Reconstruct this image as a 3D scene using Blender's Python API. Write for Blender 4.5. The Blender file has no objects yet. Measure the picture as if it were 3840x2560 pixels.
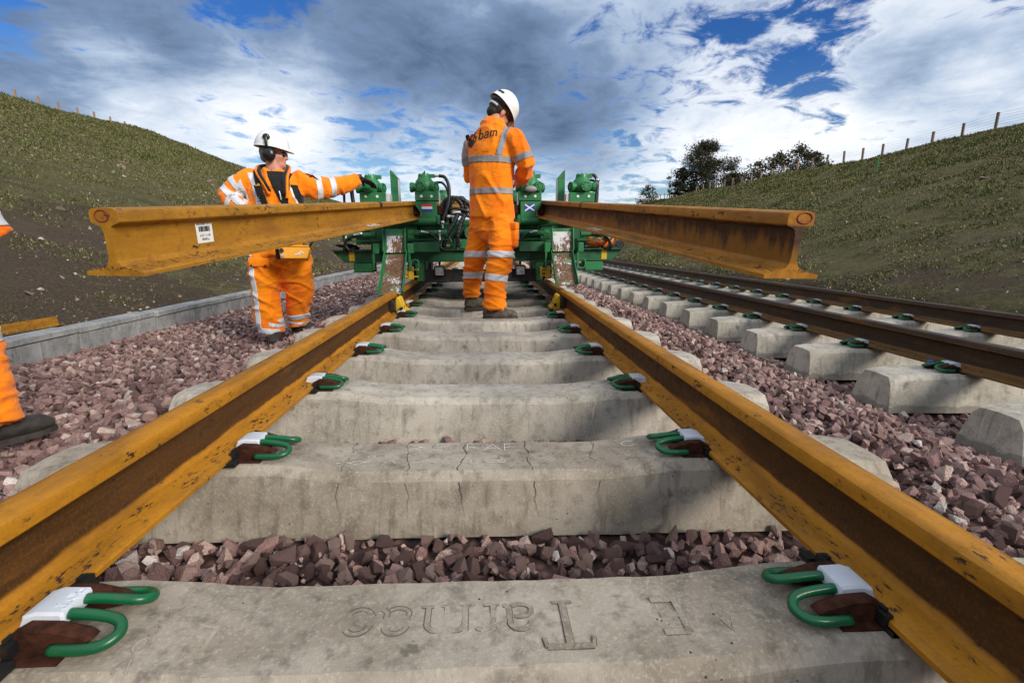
import bpy, bmesh, math, random
import numpy as np
from mathutils import Vector, Matrix, noise as mnoise
from mathutils.bvhtree import BVHTree

random.seed(7); rng = np.random.default_rng(7)
S = bpy.context.scene
COL = S.collection
R = math.radians

# ------------------------------------------------------------------ camera
cd = bpy.data.cameras.new('camera'); cam = bpy.data.objects.new('camera', cd); COL.objects.link(cam)
cd.lens = 17.0; cd.sensor_width = 36.0; cd.clip_start = 0.02; cd.clip_end = 3000
YAW, PITCH, ROLL = 0.05958, 0.2043, -0.01693
_f = Vector((math.sin(YAW)*math.cos(PITCH), math.cos(YAW)*math.cos(PITCH), -math.sin(PITCH)))
_r = Vector((math.cos(YAW), -math.sin(YAW), 0)); _d = _f.cross(_r)
_r2 = math.cos(ROLL)*_r + math.sin(ROLL)*_d; _d2 = -math.sin(ROLL)*_r + math.cos(ROLL)*_d
_m = Matrix.Identity(4)
for _i in range(3):
    _m[_i][0], _m[_i][1], _m[_i][2] = _r2[_i], -_d2[_i], -_f[_i]
_m.translation = Vector((0.0163, 0, 0.6142))
cam.matrix_world = _m
S.camera = cam

# ------------------------------------------------------------------ world: sky and clouds
SUN = Vector((0.60, -0.62, 0.47)).normalized()          # direction towards the sun
ELEV = math.asin(SUN.z); AZ = math.atan2(SUN.x, SUN.y)
W = bpy.data.worlds.new('World'); S.world = W; W.use_nodes = True
def build_world():
    nt = W.node_tree; nt.nodes.clear()
    N = lambda t: nt.nodes.new(t)
    L = nt.links.new
    def mth(op, a, b=None, clamp=False):
        n = N('ShaderNodeMath'); n.operation = op; n.use_clamp = clamp
        for i, v in enumerate((a, b)):
            if v is None: continue
            if isinstance(v, (int, float)): n.inputs[i].default_value = v
            else: L(v, n.inputs[i])
        return n.outputs[0]
    sky = N('ShaderNodeTexSky'); sky.sky_type = 'NISHITA'; sky.sun_disc = False
    sky.sun_elevation = ELEV; sky.sun_rotation = AZ; sky.air_density = 1.0; sky.dust_density = 0.6; sky.ozone_density = 5.0
    tc = N('ShaderNodeTexCoord'); d = tc.outputs['Generated']
    sep = N('ShaderNodeSeparateXYZ'); L(d, sep.inputs[0])
    zz = mth('MAXIMUM', sep.outputs[2], 0.0)
    den = mth('ADD', zz, 0.16)
    u = mth('DIVIDE', sep.outputs[0], den); v = mth('DIVIDE', sep.outputs[1], den)
    cmb = N('ShaderNodeCombineXYZ'); L(u, cmb.inputs[0]); L(v, cmb.inputs[1])
    def nz(scale, detail, rough, off=0.0, dist=0.0, sc=(1, 1, 1)):
        mp = N('ShaderNodeMapping'); mp.inputs['Location'].default_value = (off, off*.7, off*.3); mp.inputs['Scale'].default_value = sc
        L(cmb.outputs[0], mp.inputs[0])
        n = N('ShaderNodeTexNoise'); n.inputs['Scale'].default_value = scale; n.inputs['Detail'].default_value = detail
        n.inputs['Roughness'].default_value = rough; n.inputs['Distortion'].default_value = dist
        L(mp.outputs[0], n.inputs[0]); return n.outputs[0]
    def blob(dirv, width):
        dv = Vector(dirv).normalized()
        n = N('ShaderNodeVectorMath'); n.operation = 'DOT_PRODUCT'; L(d, n.inputs[0]); n.inputs[1].default_value = dv
        c = math.cos(width)
        mr = N('ShaderNodeMapRange'); mr.interpolation_type = 'SMOOTHSTEP'; mr.inputs[1].default_value = c; mr.inputs[2].default_value = 1.0
        L(n.outputs['Value'], mr.inputs[0]); return mr.outputs[0]
    def add(*a):
        r = a[0]
        for x in a[1:]: r = mth('ADD', r, x)
        return r
    big = nz(0.55, 5, 0.55, 3.1, 0.3)
    med = nz(1.35, 9, 0.60, 8.7, 0.5, (1, .75, 1))
    fine = nz(5.2, 9, 0.66, 1.3, 0.5)
    # cover: where there is cloud at all (blue gaps upper right and a few low down)
    gaps = add(mth('MULTIPLY', blob((.47, .81, .38), .20), .135), mth('MULTIPLY', blob((.53, .81, .25), .10), .10), mth('MULTIPLY', blob((.70, .66, .39), .13), .17),
               mth('MULTIPLY', blob((-.66, .72, .31), .12), .16), mth('MULTIPLY', blob((-.10, .99, .13), .22), .13), mth('MULTIPLY', blob((-.37, .86, .41), .14), .16), mth('MULTIPLY', blob((.25, .96, .12), .3), .10), mth('MULTIPLY', blob((-.35, .92, .16), .2), .08))
    cover = mth('SUBTRACT', add(mth('MULTIPLY', med, .45), mth('MULTIPLY', fine, .70), .06), gaps)
    cr = N('ShaderNodeMapRange'); cr.interpolation_type = 'SMOOTHSTEP'; cr.inputs[1].default_value = .42; cr.inputs[2].default_value = .555
    L(cover, cr.inputs[0]); fac = mth('MULTIPLY', cr.outputs[0], .97)
    # thickness: dark bellies
    dark = add(mth('MULTIPLY', blob((-.14, .93, .38), .30), .30), mth('MULTIPLY', blob((.17, .94, .28), .22), .26), mth('MULTIPLY', blob((-.72, .69, .23), .24), .30), mth('MULTIPLY', blob((-.45, .85, .40), .20), .24),
               mth('MULTIPLY', blob((.38, .88, .33), .16), .12), mth('MULTIPLY', blob((.72, .67, .20), .20), .16), mth('MULTIPLY', blob((.60, .75, .29), .10), .10))
    light = add(mth('MULTIPLY', blob((-.36, .90, .24), .15), .16), mth('MULTIPLY', blob((-.2, .97, .16), .22), .12), mth('MULTIPLY', blob((.45, .88, .17), .20), .06), mth('MULTIPLY', blob((.66, .70, .26), .28), .06), mth('MULTIPLY', blob((-.05, .98, .18), .16), .08), mth('MULTIPLY', blob((.35, .92, .18), .22), .10))
    thick = mth('SUBTRACT', add(mth('MULTIPLY', big, .50), mth('MULTIPLY', med, .62), mth('MULTIPLY', fine, .26), dark), add(light, .205))
    rp = N('ShaderNodeValToRGB'); L(thick, rp.inputs[0]); e = rp.color_ramp.elements
    e[0].position = .34; e[0].color = (.76, .775, .80, 1)
    e[1].position = .84; e[1].color = (.070, .110, .190, 1)
    for p_, c_ in ((.44, (.58, .63, .70, 1)), (.55, (.36, .44, .56, 1)), (.67, (.165, .235, .36, 1))):
        q = e.new(p_); q.color = c_
    # a brighter veil toward the horizon
    hz = N('ShaderNodeMapRange'); hz.inputs[1].default_value = .0; hz.inputs[2].default_value = .20; hz.inputs[3].default_value = .62; hz.inputs[4].default_value = 0
    L(sep.outputs[2], hz.inputs[0])
    mx = N('ShaderNodeMix'); mx.data_type = 'RGBA'; L(hz.outputs[0], mx.inputs['Factor']); L(rp.outputs[0], mx.inputs[6]); mx.inputs[7].default_value = (.62, .70, .79, 1)
    tint = N('ShaderNodeMix'); tint.data_type = 'RGBA'; tint.blend_type = 'MULTIPLY'; tint.inputs['Factor'].default_value = 1.0; L(sky.outputs[0], tint.inputs[6]); tm_ = N('ShaderNodeMapRange'); tm_.inputs[1].default_value = .06; tm_.inputs[2].default_value = .30; L(sep.outputs[2], tm_.inputs[0]); tx_ = N('ShaderNodeMix'); tx_.data_type = 'RGBA'; L(tm_.outputs[0], tx_.inputs['Factor']); tx_.inputs[6].default_value = (1.5, 1.45, 1.30, 1); tx_.inputs[7].default_value = (.40, .80, 1.32, 1); L(tx_.outputs[2], tint.inputs[7])
    b1 = N('ShaderNodeBackground'); L(tint.outputs[2], b1.inputs[0]); b1.inputs[1].default_value = .062
    b2 = N('ShaderNodeBackground'); L(mx.outputs[2], b2.inputs[0]); b2.inputs[1].default_value = 1.0
    ms = N('ShaderNodeMixShader'); L(fac, ms.inputs[0]); L(b1.outputs[0], ms.inputs[1]); L(b2.outputs[0], ms.inputs[2])
    o = N('ShaderNodeOutputWorld'); L(ms.outputs[0], o.inputs[0])
build_world()
W.cycles.sampling_method = 'MANUAL'; W.cycles.sample_map_resolution = 512

sd = bpy.data.lights.new('sun', 'SUN'); sun = bpy.data.objects.new('sun', sd); COL.objects.link(sun)
sd.energy = 2.55; sd.angle = R(21); sd.color = (1.0, .93, .83)
sun.rotation_euler = (-SUN).to_track_quat('-Z', 'Y').to_euler()
S.view_settings.view_transform = 'Standard'; S.view_settings.look = 'None'
S.view_settings.gamma = 1.0; S.view_settings.use_curve_mapping = False
S.view_settings.exposure = 0.47

# ------------------------------------------------------------------ helpers
class MB:
    """collects shapes and links them as one mesh object"""
    def __init__(s): s.v = []; s.f = []
    def add(s, v, f, M=None):
        o = len(s.v)
        s.v += [tuple(M @ Vector(p)) for p in v] if M is not None else [tuple(p) for p in v]
        s.f += [tuple(i+o for i in q) for q in f]; return s
    def box(s, x0, x1, y0, y1, z0, z1, M=None):
        v = [(x, y, z) for z in (z0, z1) for y in (y0, y1) for x in (x0, x1)]
        return s.add(v, [(0, 2, 3, 1), (4, 5, 7, 6), (0, 1, 5, 4), (2, 6, 7, 3), (0, 4, 6, 2), (1, 3, 7, 5)], M)
    def bar(s, a, b, w, h, up=(0, 0, 1)):
        a = Vector(a); b = Vector(b); t = (b-a); l = t.length; t.normalize(); x = t.cross(Vector(up))
        if x.length < 1e-4: x = t.cross(Vector((1, 0, 0)))
        x.normalize(); z = x.cross(t)
        M = Matrix((x, t, z)).transposed().to_4x4(); M.translation = a
        return s.box(-w/2, w/2, 0, l, -h/2, h/2, M)
    def tube(s, pts, r, seg=8, cap=True, closed=False):
        pts = [Vector(p) for p in pts]; n = len(pts); rr = r if isinstance(r, (list, tuple)) else [r]*n
        o = len(s.v); prev = None
        for i, p in enumerate(pts):
            if closed: t = pts[(i+1) % n]-pts[i-1]
            else: t = pts[min(i+1, n-1)]-pts[max(i-1, 0)]
            t.normalize()
            if prev is None:
                a = t.orthogonal().normalized()
            else:
                a = prev-t*prev.dot(t)
                if a.length < 1e-5: a = t.orthogonal()
                a.normalize()
            prev = a; b = t.cross(a)
            for k in range(seg):
                an = 2*math.pi*k/seg
                s.v.append(tuple(p+(a*math.cos(an)+b*math.sin(an))*rr[i]))
        for i in range(n if closed else n-1):
            j = (i+1) % n
            for k in range(seg):
                k2 = (k+1) % seg
                s.f.append((o+i*seg+k, o+i*seg+k2, o+j*seg+k2, o+j*seg+k))
        if cap and not closed:
            s.f.append(tuple(o+k for k in reversed(range(seg)))); s.f.append(tuple(o+(n-1)*seg+k for k in range(seg)))
        return s
    def prism(s, poly, d0, d1, M=None):
        """poly in (x,z), extruded along y"""
        n = len(poly); v = [(x, d0, z) for x, z in poly]+[(x, d1, z) for x, z in poly]
        f = [tuple(range(n)), tuple(reversed(range(n, 2*n)))]+[(i, i+n, (i+1) % n+n, (i+1) % n) for i in range(n)]
        return s.add(v, f, M)
    def lathe(s, prof, seg=20, M=None):
        """prof (r,z) about z"""
        v = []; f = []
        for r, z in prof:
            for k in range(seg):
                a = 2*math.pi*k/seg; v.append((r*math.cos(a), r*math.sin(a), z))
        for i in range(len(prof)-1):
            for k in range(seg):
                k2 = (k+1) % seg; f.append((i*seg+k, i*seg+k2, (i+1)*seg+k2, (i+1)*seg+k))
        f.append(tuple(reversed(range(seg)))); f.append(tuple((len(prof)-1)*seg+k for k in range(seg)))
        return s.add(v, f, M)
    def ell(s, c, r, M=None, seg=16, rings=10):
        v = [(0, 0, -1)]; f = []
        for i in range(1, rings):
            ph = math.pi*i/rings-math.pi/2
            for k in range(seg):
                a = 2*math.pi*k/seg; v.append((math.cos(ph)*math.cos(a), math.cos(ph)*math.sin(a), math.sin(ph)))
        v.append((0, 0, 1)); T = len(v)-1
        for k in range(seg):
            k2 = (k+1) % seg
            f.append((0, 1+k2, 1+k)); b = 1+(rings-2)*seg; f.append((T, b+k, b+k2))
            for i in range(rings-2):
                q = 1+i*seg; f.append((q+k, q+k2, q+seg+k2, q+seg+k))
        v = [(c[0]+p[0]*r[0], c[1]+p[1]*r[1], c[2]+p[2]*r[2]) for p in v]
        return s.add(v, f, M)
    def loft(s, rings, seg=18, round_=.35):
        """rings: (center, rx, ry, ref) ; cross-sections perpendicular to the path, closed ends"""
        n = len(rings); C = [Vector(r[0]) for r in rings]; o = len(s.v)
        for i, rg in enumerate(rings):
            t = (C[min(i+1, n-1)]-C[max(i-1, 0)]).normalized(); ref = Vector(rg[3]) if len(rg) > 3 else Vector((1, 0, 0))
            a = ref-t*ref.dot(t)
            if a.length < 1e-4: a = t.orthogonal()
            a.normalize(); b = t.cross(a)
            for k in range(seg):
                an = 2*math.pi*k/seg; s.v.append(tuple(C[i]+a*math.cos(an)*rg[1]+b*math.sin(an)*rg[2]))
        for i in range(n-1):
            for k in range(seg):
                k2 = (k+1) % seg; s.f.append((o+i*seg+k, o+i*seg+k2, o+(i+1)*seg+k2, o+(i+1)*seg+k))
        for e, i, j in ((0, 0, 1), (1, n-1, n-2)):
            t = (C[i]-C[j]).normalized(); s.v.append(tuple(C[i]+t*min(rings[i][1], rings[i][2])*round_)); q = len(s.v)-1
            for k in range(seg):
                k2 = (k+1) % seg; b = o+i*seg
                s.f.append((q, b+k2, b+k) if e == 0 else (q, b+k, b+k2))
        return s
    def mesh(s, name):
        m = bpy.data.meshes.new(name); m.from_pydata(s.v, [], s.f); m.validate(); m.update(); return m
    def build(s, name, mat, parent=None, smooth=None, bevel=0, loc=None):
        return link(name, s.mesh(name), mat, parent, smooth, bevel, loc)

def link(name, me, mat, parent=None, smooth=None, bevel=0, loc=None):
    if mat is not None and not me.materials: me.materials.append(mat)
    o = bpy.data.objects.new(name, me); COL.objects.link(o)
    if parent is not None: o.parent = parent
    if loc is not None: o.location = loc
    if smooth is not None:
        if smooth >= 180: me.shade_smooth()
        else:
            me.shade_smooth(); shade_angle(me, smooth)
    if bevel:
        b = o.modifiers.new('bevel', 'BEVEL'); b.width = bevel; b.segments = 2; b.limit_method = 'ANGLE'; b.angle_limit = R(40)
    return o

def shade_angle(me, deg):
    bm = bmesh.new(); bm.from_mesh(me); c = math.cos(R(deg))
    bm.normal_update()
    for e in bm.edges:
        if len(e.link_faces) == 2 and e.link_faces[0].normal.dot(e.link_faces[1].normal) < c: e.smooth = False
    bm.to_mesh(me); bm.free()

def tag(o, label=None, cat=None, group=None, kind=None):
    if label: o['label'] = label
    if cat: o['category'] = cat
    if group: o['group'] = group
    if kind: o['kind'] = kind
    return o
def empty(name, loc=(0, 0, 0), rot=(0, 0, 0)):
    o = bpy.data.objects.new(name, None); COL.objects.link(o); o.location = loc; o.rotation_euler = rot; o.empty_display_size = .1
    return o
def copy_tree(o, parent=None):
    c = o.copy(); COL.objects.link(c); c.parent = parent
    for ch in list(o.children): copy_tree(ch, c)
    return c
ORD = 'first second third fourth fifth sixth seventh eighth ninth tenth eleventh twelfth thirteenth fourteenth fifteenth sixteenth seventeenth eighteenth nineteenth twentieth twenty-first twenty-second twenty-third twenty-fourth twenty-fifth twenty-sixth twenty-seventh twenty-eighth twenty-ninth thirtieth thirty-first thirty-second thirty-third thirty-fourth thirty-fifth thirty-sixth'.split()

def fast_mesh(name, V, T, tint=None, smooth=False):
    """triangles from numpy arrays; tint: per-vertex rgb"""
    me = bpy.data.meshes.new(name); nv = len(V); nt_ = len(T)
    me.vertices.add(nv); me.vertices.foreach_set('co', np.ascontiguousarray(V, dtype=np.float32).ravel())
    me.loops.add(nt_*3); me.loops.foreach_set('vertex_index', np.ascontiguousarray(T, dtype=np.int32).ravel())
    me.polygons.add(nt_); me.polygons.foreach_set('loop_start', np.arange(0, nt_*3, 3, dtype=np.int32))
    if tint is not None:
        a = me.attributes.new('tint', 'FLOAT_COLOR', 'POINT'); c = np.ones((nv, 4), np.float32); c[:, :3] = tint; a.data.foreach_set('color', c.ravel())
    me.update(calc_edges=True)
    if smooth: me.shade_smooth()
    else: me.shade_flat()
    return me

# ------------------------------------------------------------------ materials
class MT:
    def __init__(s, name, rough=.7, color=(.5, .5, .5), metal=0.0, spec=.5):
        s.m = bpy.data.materials.new(name); s.m.use_nodes = True; s.nt = s.m.node_tree; s.b = s.nt.nodes['Principled BSDF']
        s.set('Roughness', rough); s.set('Base Color', color); s.set('Metallic', metal); s.set('Specular IOR Level', spec); s._v = None
    def N(s, t, **kw):
        n = s.nt.nodes.new(t)
        for k, v in kw.items(): setattr(n, k, v)
        return n
    def inp(s, sock, v):
        if isinstance(v, bpy.types.NodeSocket): s.nt.links.new(v, sock)
        elif isinstance(v, (tuple, list)) and len(v) == 3 and sock.type == 'RGBA': sock.default_value = (*v, 1)
        else: sock.default_value = v
    def set(s, name, v): s.inp(s.b.inputs[name], v); return s
    def vec(s, rand=False, kind='Object'):
        tc = s.N('ShaderNodeTexCoord'); v = tc.outputs[kind]
        if rand:
            oi = s.N('ShaderNodeObjectInfo'); mu = s.math('MULTIPLY', oi.outputs['Random'], 57.0)
            va = s.N('ShaderNodeVectorMath', operation='ADD'); s.inp(va.inputs[0], v); s.inp(va.inputs[1], mu); v = va.outputs[0]
        return v
    def map(s, v, scale=(1, 1, 1), loc=(0, 0, 0)):
        mp = s.N('ShaderNodeMapping'); s.inp(mp.inputs[0], v); mp.inputs['Scale'].default_value = scale; mp.inputs['Location'].default_value = loc; return mp.outputs[0]
    def noise(s, v, scale, detail=4, rough=.55, dist=0.0):
        n = s.N('ShaderNodeTexNoise'); s.inp(n.inputs['Vector'], v); n.inputs['Scale'].default_value = scale; n.inputs['Detail'].default_value = detail
        n.inputs['Roughness'].default_value = rough; n.inputs['Distortion'].default_value = dist; return n.outputs[0]
    def vor(s, v, scale, feature='F1'):
        n = s.N('ShaderNodeTexVoronoi', feature=feature); s.inp(n.inputs['Vector'], v); n.inputs['Scale'].default_value = scale; return n.outputs['Distance']
    def math(s, op, a, b=None, clamp=False):
        n = s.N('ShaderNodeMath', operation=op, use_clamp=clamp); s.inp(n.inputs[0], a)
        if b is not None: s.inp(n.inputs[1], b)
        return n.outputs[0]
    def rng(s, v, a, b, c=0., d=1.):
        n = s.N('ShaderNodeMapRange', interpolation_type='SMOOTHSTEP'); s.inp(n.inputs[0], v)
        for i, q in enumerate((a, b, c, d)): n.inputs[i+1].default_value = q
        return n.outputs[0]
    def mix(s, f, a, b, mode='MIX'):
        n = s.N('ShaderNodeMix', data_type='RGBA', blend_type=mode); s.inp(n.inputs['Factor'], f); s.inp(n.inputs[6], a); s.inp(n.inputs[7], b); return n.outputs[2]
    def sep(s, v):
        n = s.N('ShaderNodeSeparateXYZ'); s.inp(n.inputs[0], v); return n.outputs
    def attr(s, name):
        n = s.N('ShaderNodeAttribute', attribute_name=name); return n.outputs['Color']
    def bump(s, h, strength=.4, dist=.01):
        n = s.N('ShaderNodeBump'); n.inputs['Strength'].default_value = strength; n.inputs['Distance'].default_value = dist; s.inp(n.inputs['Height'], h); s.inp(s.b.inputs['Normal'], n.outputs[0]); return s

def m_concrete(name, light, dark, wet=True):
    t = MT(name, .9, spec=.25); o = t.vec(); v = t.vec(True)
    big = t.noise(v, 3.2, 6, .6, .4); med = t.noise(v, 17, 6, .65); fine = t.noise(v, 130, 3, .7)
    c = t.mix(t.rng(big, .38, .62), light, dark)
    mot = t.noise(t.map(v, (1, 1, .7)), 6.5, 8, .72, .8); c = t.mix(t.math('MULTIPLY', t.rng(mot, .52, .70), .5), c, tuple(x*.50 for x in dark))
    c = t.mix(t.math('MULTIPLY', t.rng(med, .50, .70), .6), c, tuple(x*.50 for x in dark))
    c = t.mix(t.math('MULTIPLY', t.rng(fine, .50, .70), .42), c, tuple(min(1, x*1.35) for x in light))
    st = t.noise(t.map(v, (14, 14, 1.4)), 2.2, 5, .65)
    c = t.mix(t.math('MULTIPLY', t.rng(st, .50, .72), .55), c, tuple(x*.40 for x in dark))
    st2 = t.noise(t.map(v, (22, 22, 1.1)), 1.6, 5, .65, .4); c = t.mix(t.math('MULTIPLY', t.rng(st2, .60, .74), .5), c, tuple(min(1, x*1.3) for x in light))
    pit = t.vor(v, 46); pm = t.math('MULTIPLY', t.rng(pit, .07, .13, 1, 0), t.rng(t.noise(v, 7, 2), .52, .62))
    c = t.mix(pm, c, (.05, .045, .04))
    patch = t.math('MULTIPLY', t.rng(t.noise(v, 5.5, 5, .6), .66, .70), .7)
    c = t.mix(patch, c, tuple(x*.38 for x in dark))
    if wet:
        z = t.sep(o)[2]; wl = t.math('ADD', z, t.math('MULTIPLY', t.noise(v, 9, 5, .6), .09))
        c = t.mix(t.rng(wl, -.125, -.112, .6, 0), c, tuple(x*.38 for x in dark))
    t.set('Base Color', c)
    t.bump(t.math('ADD', t.math('MULTIPLY', med, .5), t.math('SUBTRACT', t.math('MULTIPLY', fine, .45), t.math('MULTIPLY', pm, .6))), .5, .006)
    return t.m

def m_rail(name, web, base=(.46, .190, .007), webcol=(.062, .026, .008), drips=False, worn=.35, head=None, seam=0):
    """rust-ochre rail; web: how brown the web is; local x lateral, y along, z height"""
    t = MT(name, .62, spec=.3); o = t.vec(); v = t.vec(True); z = t.sep(o)[2]
    n1 = t.noise(t.map(v, (6, 1.2, 6)), 3, 6, .6); n2 = t.noise(v, 28, 5, .65); n3 = t.noise(v, 160, 2, .6)
    c = t.mix(t.rng(n1, .38, .7), base, tuple(x*.62 for x in base))
    c = t.mix(t.math('MULTIPLY', t.rng(n2, .5, .75), worn), c, (.15, .062, .016))
    if head: c = t.mix(t.rng(z, .138, .146), c, t.mix(t.rng(n1, .3, .7), head, tuple(x*.6 for x in head)))
    # faint long scratches
    sc = t.noise(t.map(v, (90, .8, 90)), 1.5, 3, .6); c = t.mix(t.math('MULTIPLY', t.rng(sc, .60, .70), .35), c, (.22, .10, .03))
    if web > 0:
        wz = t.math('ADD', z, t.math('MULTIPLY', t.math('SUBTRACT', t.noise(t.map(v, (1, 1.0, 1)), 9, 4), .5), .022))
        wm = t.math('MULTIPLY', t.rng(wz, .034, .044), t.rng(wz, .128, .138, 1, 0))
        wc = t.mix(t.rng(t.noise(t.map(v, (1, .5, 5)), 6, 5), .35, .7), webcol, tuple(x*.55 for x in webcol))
        if drips:
            dn = t.noise(t.map(v, (1, 30, 1.0)), 1.0, 7, .72, .15); dp = t.noise(t.map(v, (1, 1.6, 1)), 2.6, 4, .5)
            zf = t.rng(z, .030, .150, .26, -.12)
            dm = t.rng(t.math('ADD', t.math('ADD', dn, zf), t.math('MULTIPLY', t.math('SUBTRACT', dp, .5), .7)), .54, .78)
            wc = t.mix(dm, wc, tuple(x*.55 for x in base))
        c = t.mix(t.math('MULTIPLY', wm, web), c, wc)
    # black specks scattered on flange edges
    spk = t.noise(t.map(v, (1.6, .42, 1)), 95, 3, .6); zb = t.math('MAXIMUM', t.rng(z, .011, .016, 0, 1), 0); zb = t.math('MULTIPLY', zb, t.rng(z, .022, .027, 1, 0)); zh = t.math('MULTIPLY', t.rng(z, .137, .141), t.rng(z, .158, .166, 1, 0))
    bias = t.math('MULTIPLY', t.math('MAXIMUM', zb, t.math('MULTIPLY', zh, .5)), .13)
    cl = t.rng(t.math('ADD', t.noise(v, 9, 6, .65), bias), .56, .66)
    c = t.mix(t.math('MULTIPLY', t.rng(spk, .53, .60), cl), c, (.024, .013, .010)); c = t.mix(t.math('MULTIPLY', t.rng(n3, .48, .70), .30), c, (.20, .085, .018))
    pt = t.noise(t.map(v, (2, .35, 2)), 5, 6, .65, .6); c = t.mix(t.math('MULTIPLY', t.rng(pt, .54, .70), .55), c, (.24, .095, .016))
    if seam:
        xx = t.sep(o)[0]; ds = t.math('ABSOLUTE', t.math('SUBTRACT', xx, t.math('ADD', seam*.0215, t.math('MULTIPLY', t.math('SUBTRACT', t.noise(t.map(v, (0, 1, 0)), 4, 2), .5), .004))))
        c = t.mix(t.math('MULTIPLY', t.math('MULTIPLY', t.rng(ds, .0006, .0016, 1, 0), t.rng(z, .165, .168)), .8), c, (.07, .030, .012))
    bl = t.noise(t.map(v, (1, .45, 1)), 13, 4, .62); c = t.mix(t.rng(bl, .70, .73), c, (.035, .018, .012))
    t.set('Base Color', c); t.set('Roughness', t.rng(n2, .3, .7, .5, .75))
    t.bump(t.math('ADD', n2, t.math('MULTIPLY', n3, .5)), .25, .003)
    return t.m

def m_paint(name, col, rough=.38, chip=(.10, .045, .02), amount=.5, dirt=.5):
    t = MT(name, rough, spec=.5); v = t.vec(); n = t.noise(v, 7, 6, .6); n2 = t.noise(v, 32, 5, .65)
    c = t.mix(t.math('MULTIPLY', t.rng(n, .4, .75), dirt), col, tuple(x*.35+.004 for x in col))
    c = t.mix(t.math('MULTIPLY', t.rng(n2, .61, .66), amount), c, chip)
    t.set('Base Color', c); t.set('Roughness', t.rng(n, .3, .7, rough*.8, rough*1.6)); t.bump(n2, .08, .003)
    return t.m

def m_cloth(name, col, shade=.72, scale=1.0, dirt=0.0):
    t = MT(name, .82, spec=.2); v = t.vec(); n = t.noise(v, 5*scale, 4, .55); n2 = t.noise(t.map(v, (1, 1, 2.2)), 11*scale, 4, .55, .6)
    c = t.mix(t.rng(n, .3, .7), col, (col[0]*.96, col[1]*shade, col[2]*shade))
    if dirt: c = t.mix(t.math('MULTIPLY', t.rng(t.noise(v, 3.4, 5, .6), .60, .72), dirt), c, (.10, .045, .02))
    w = t.noise(v, 700, 1)
    t.set('Base Color', c); t.bump(t.math('ADD', n2, t.math('MULTIPLY', w, .05)), .75, .016)
    t.set('Sheen Weight', .15)
    return t.m

def m_plain(name, col, rough=.5, metal=0., var=.25, scale=20, spec=.5, bump=.1):
    t = MT(name, rough, metal=metal, spec=spec); v = t.vec(); n = t.noise(v, scale, 4, .6)
    t.set('Base Color', t.mix(t.rng(n, .35, .7), col, tuple(x*(1-var) for x in col))); t.bump(n, bump, .004); return t.m

M = {}
M['concrete'] = m_concrete('sleeper concrete', (.50, .455, .385), (.35, .315, .26), wet=False)
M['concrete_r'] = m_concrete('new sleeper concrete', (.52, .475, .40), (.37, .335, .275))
M['concrete_dim_stained'] = m_concrete('dimmed and stained sleeper concrete', (.385, .335, .27), (.255, .215, .165), wet=False)  # dimness of the foreground painted into the concrete, along with brown staining
M['kerb'] = m_concrete('trough concrete', (.34, .34, .33), (.22, .22, .215), wet=False)
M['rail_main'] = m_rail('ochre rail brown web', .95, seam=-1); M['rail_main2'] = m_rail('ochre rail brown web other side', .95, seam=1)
M['rail_l'] = m_rail('ochre rail', 0, base=(.41, .185, .011), worn=.6)
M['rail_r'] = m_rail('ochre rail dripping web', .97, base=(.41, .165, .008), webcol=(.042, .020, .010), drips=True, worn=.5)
M['rail_track'] = m_rail('dark service rail', .95, base=(.15, .075, .02), webcol=(.040, .024, .014), worn=.3, head=(.060, .042, .030))
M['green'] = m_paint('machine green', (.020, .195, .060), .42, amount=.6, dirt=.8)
M['green_dark'] = m_paint('shaded and soiled machine green', (.011, .11, .036), .5, amount=.3, dirt=.85)  # darker copy of the green: shade on the frame painted in, plus dirt
M['clip'] = m_paint('clip green', (.003, .105, .036), .24, amount=.35, dirt=.5)
M['rust'] = m_plain('cast rust', (.062, .020, .010), .85, var=.6, scale=45, spec=.2, bump=.6)
M['white_plastic'] = m_plain('white plastic', (.66, .70, .76), .42, var=.12)
M['blue_plastic'] = m_plain('blue plastic', (.01, .06, .42), .45, var=.2)
M['rubber'] = m_plain('black rubber', (.012, .012, .013), .55, var=.4)
M['hose'] = m_plain('hose', (.014, .014, .015), .42, var=.3)
M['steel'] = m_plain('fitting steel', (.62, .62, .60), .3, 1.0, var=.2)
M['dark_steel'] = m_plain('oily steel', (.045, .038, .034), .55, .5, var=.5)
M['orange'] = m_cloth('orange hi-vis', (1.0, .265, .004), .70)
M['orange_b'] = m_cloth('orange hi-vis lined', (1.0, .285, .004), .72)
M['orange_c'] = m_cloth('orange hi-vis worn', (.95, .17, .004), .78, dirt=.75)
M['tape'] = m_plain('grey reflective tape', (.30, .285, .285), .55, var=.22, scale=14)
M['tape_w'] = m_plain('silver reflective tape', (.66, .67, .70), .4, var=.14, scale=14)
M['black_cloth'] = m_cloth('black cloth', (.014, .013, .014), .6)
M['navy_cloth'] = m_cloth('navy cloth', (.010, .012, .024), .6)
M['skin'] = m_plain('skin', (.60, .27, .185), .55, var=.22, scale=30)
M['hair'] = m_plain('dark hair', (.018, .011, .008), .6, var=.4, scale=120)
M['hair_g'] = m_plain('grey hair', (.22, .20, .18), .6, var=.4, scale=120)
M['helmet'] = m_plain('white helmet shell', (.80, .80, .78), .28, var=.05, scale=9)
M['black_plastic'] = m_plain('black plastic', (.012, .013, .013), .3, var=.3)
M['boot'] = m_plain('worn boot leather', (.12, .092, .072), .75, var=.65, scale=24, bump=.4)
M['boot_dark'] = m_plain('dark boot leather', (.038, .031, .026), .7, var=.5, scale=24, bump=.4)
M['sole'] = m_plain('boot sole', (.055, .046, .038), .85, var=.5, scale=40, bump=.4)
M['yellow'] = m_paint('yellow paint', (.66, .40, .012), .45, chip=(.05, .03, .02), amount=.6, dirt=.35)
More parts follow.
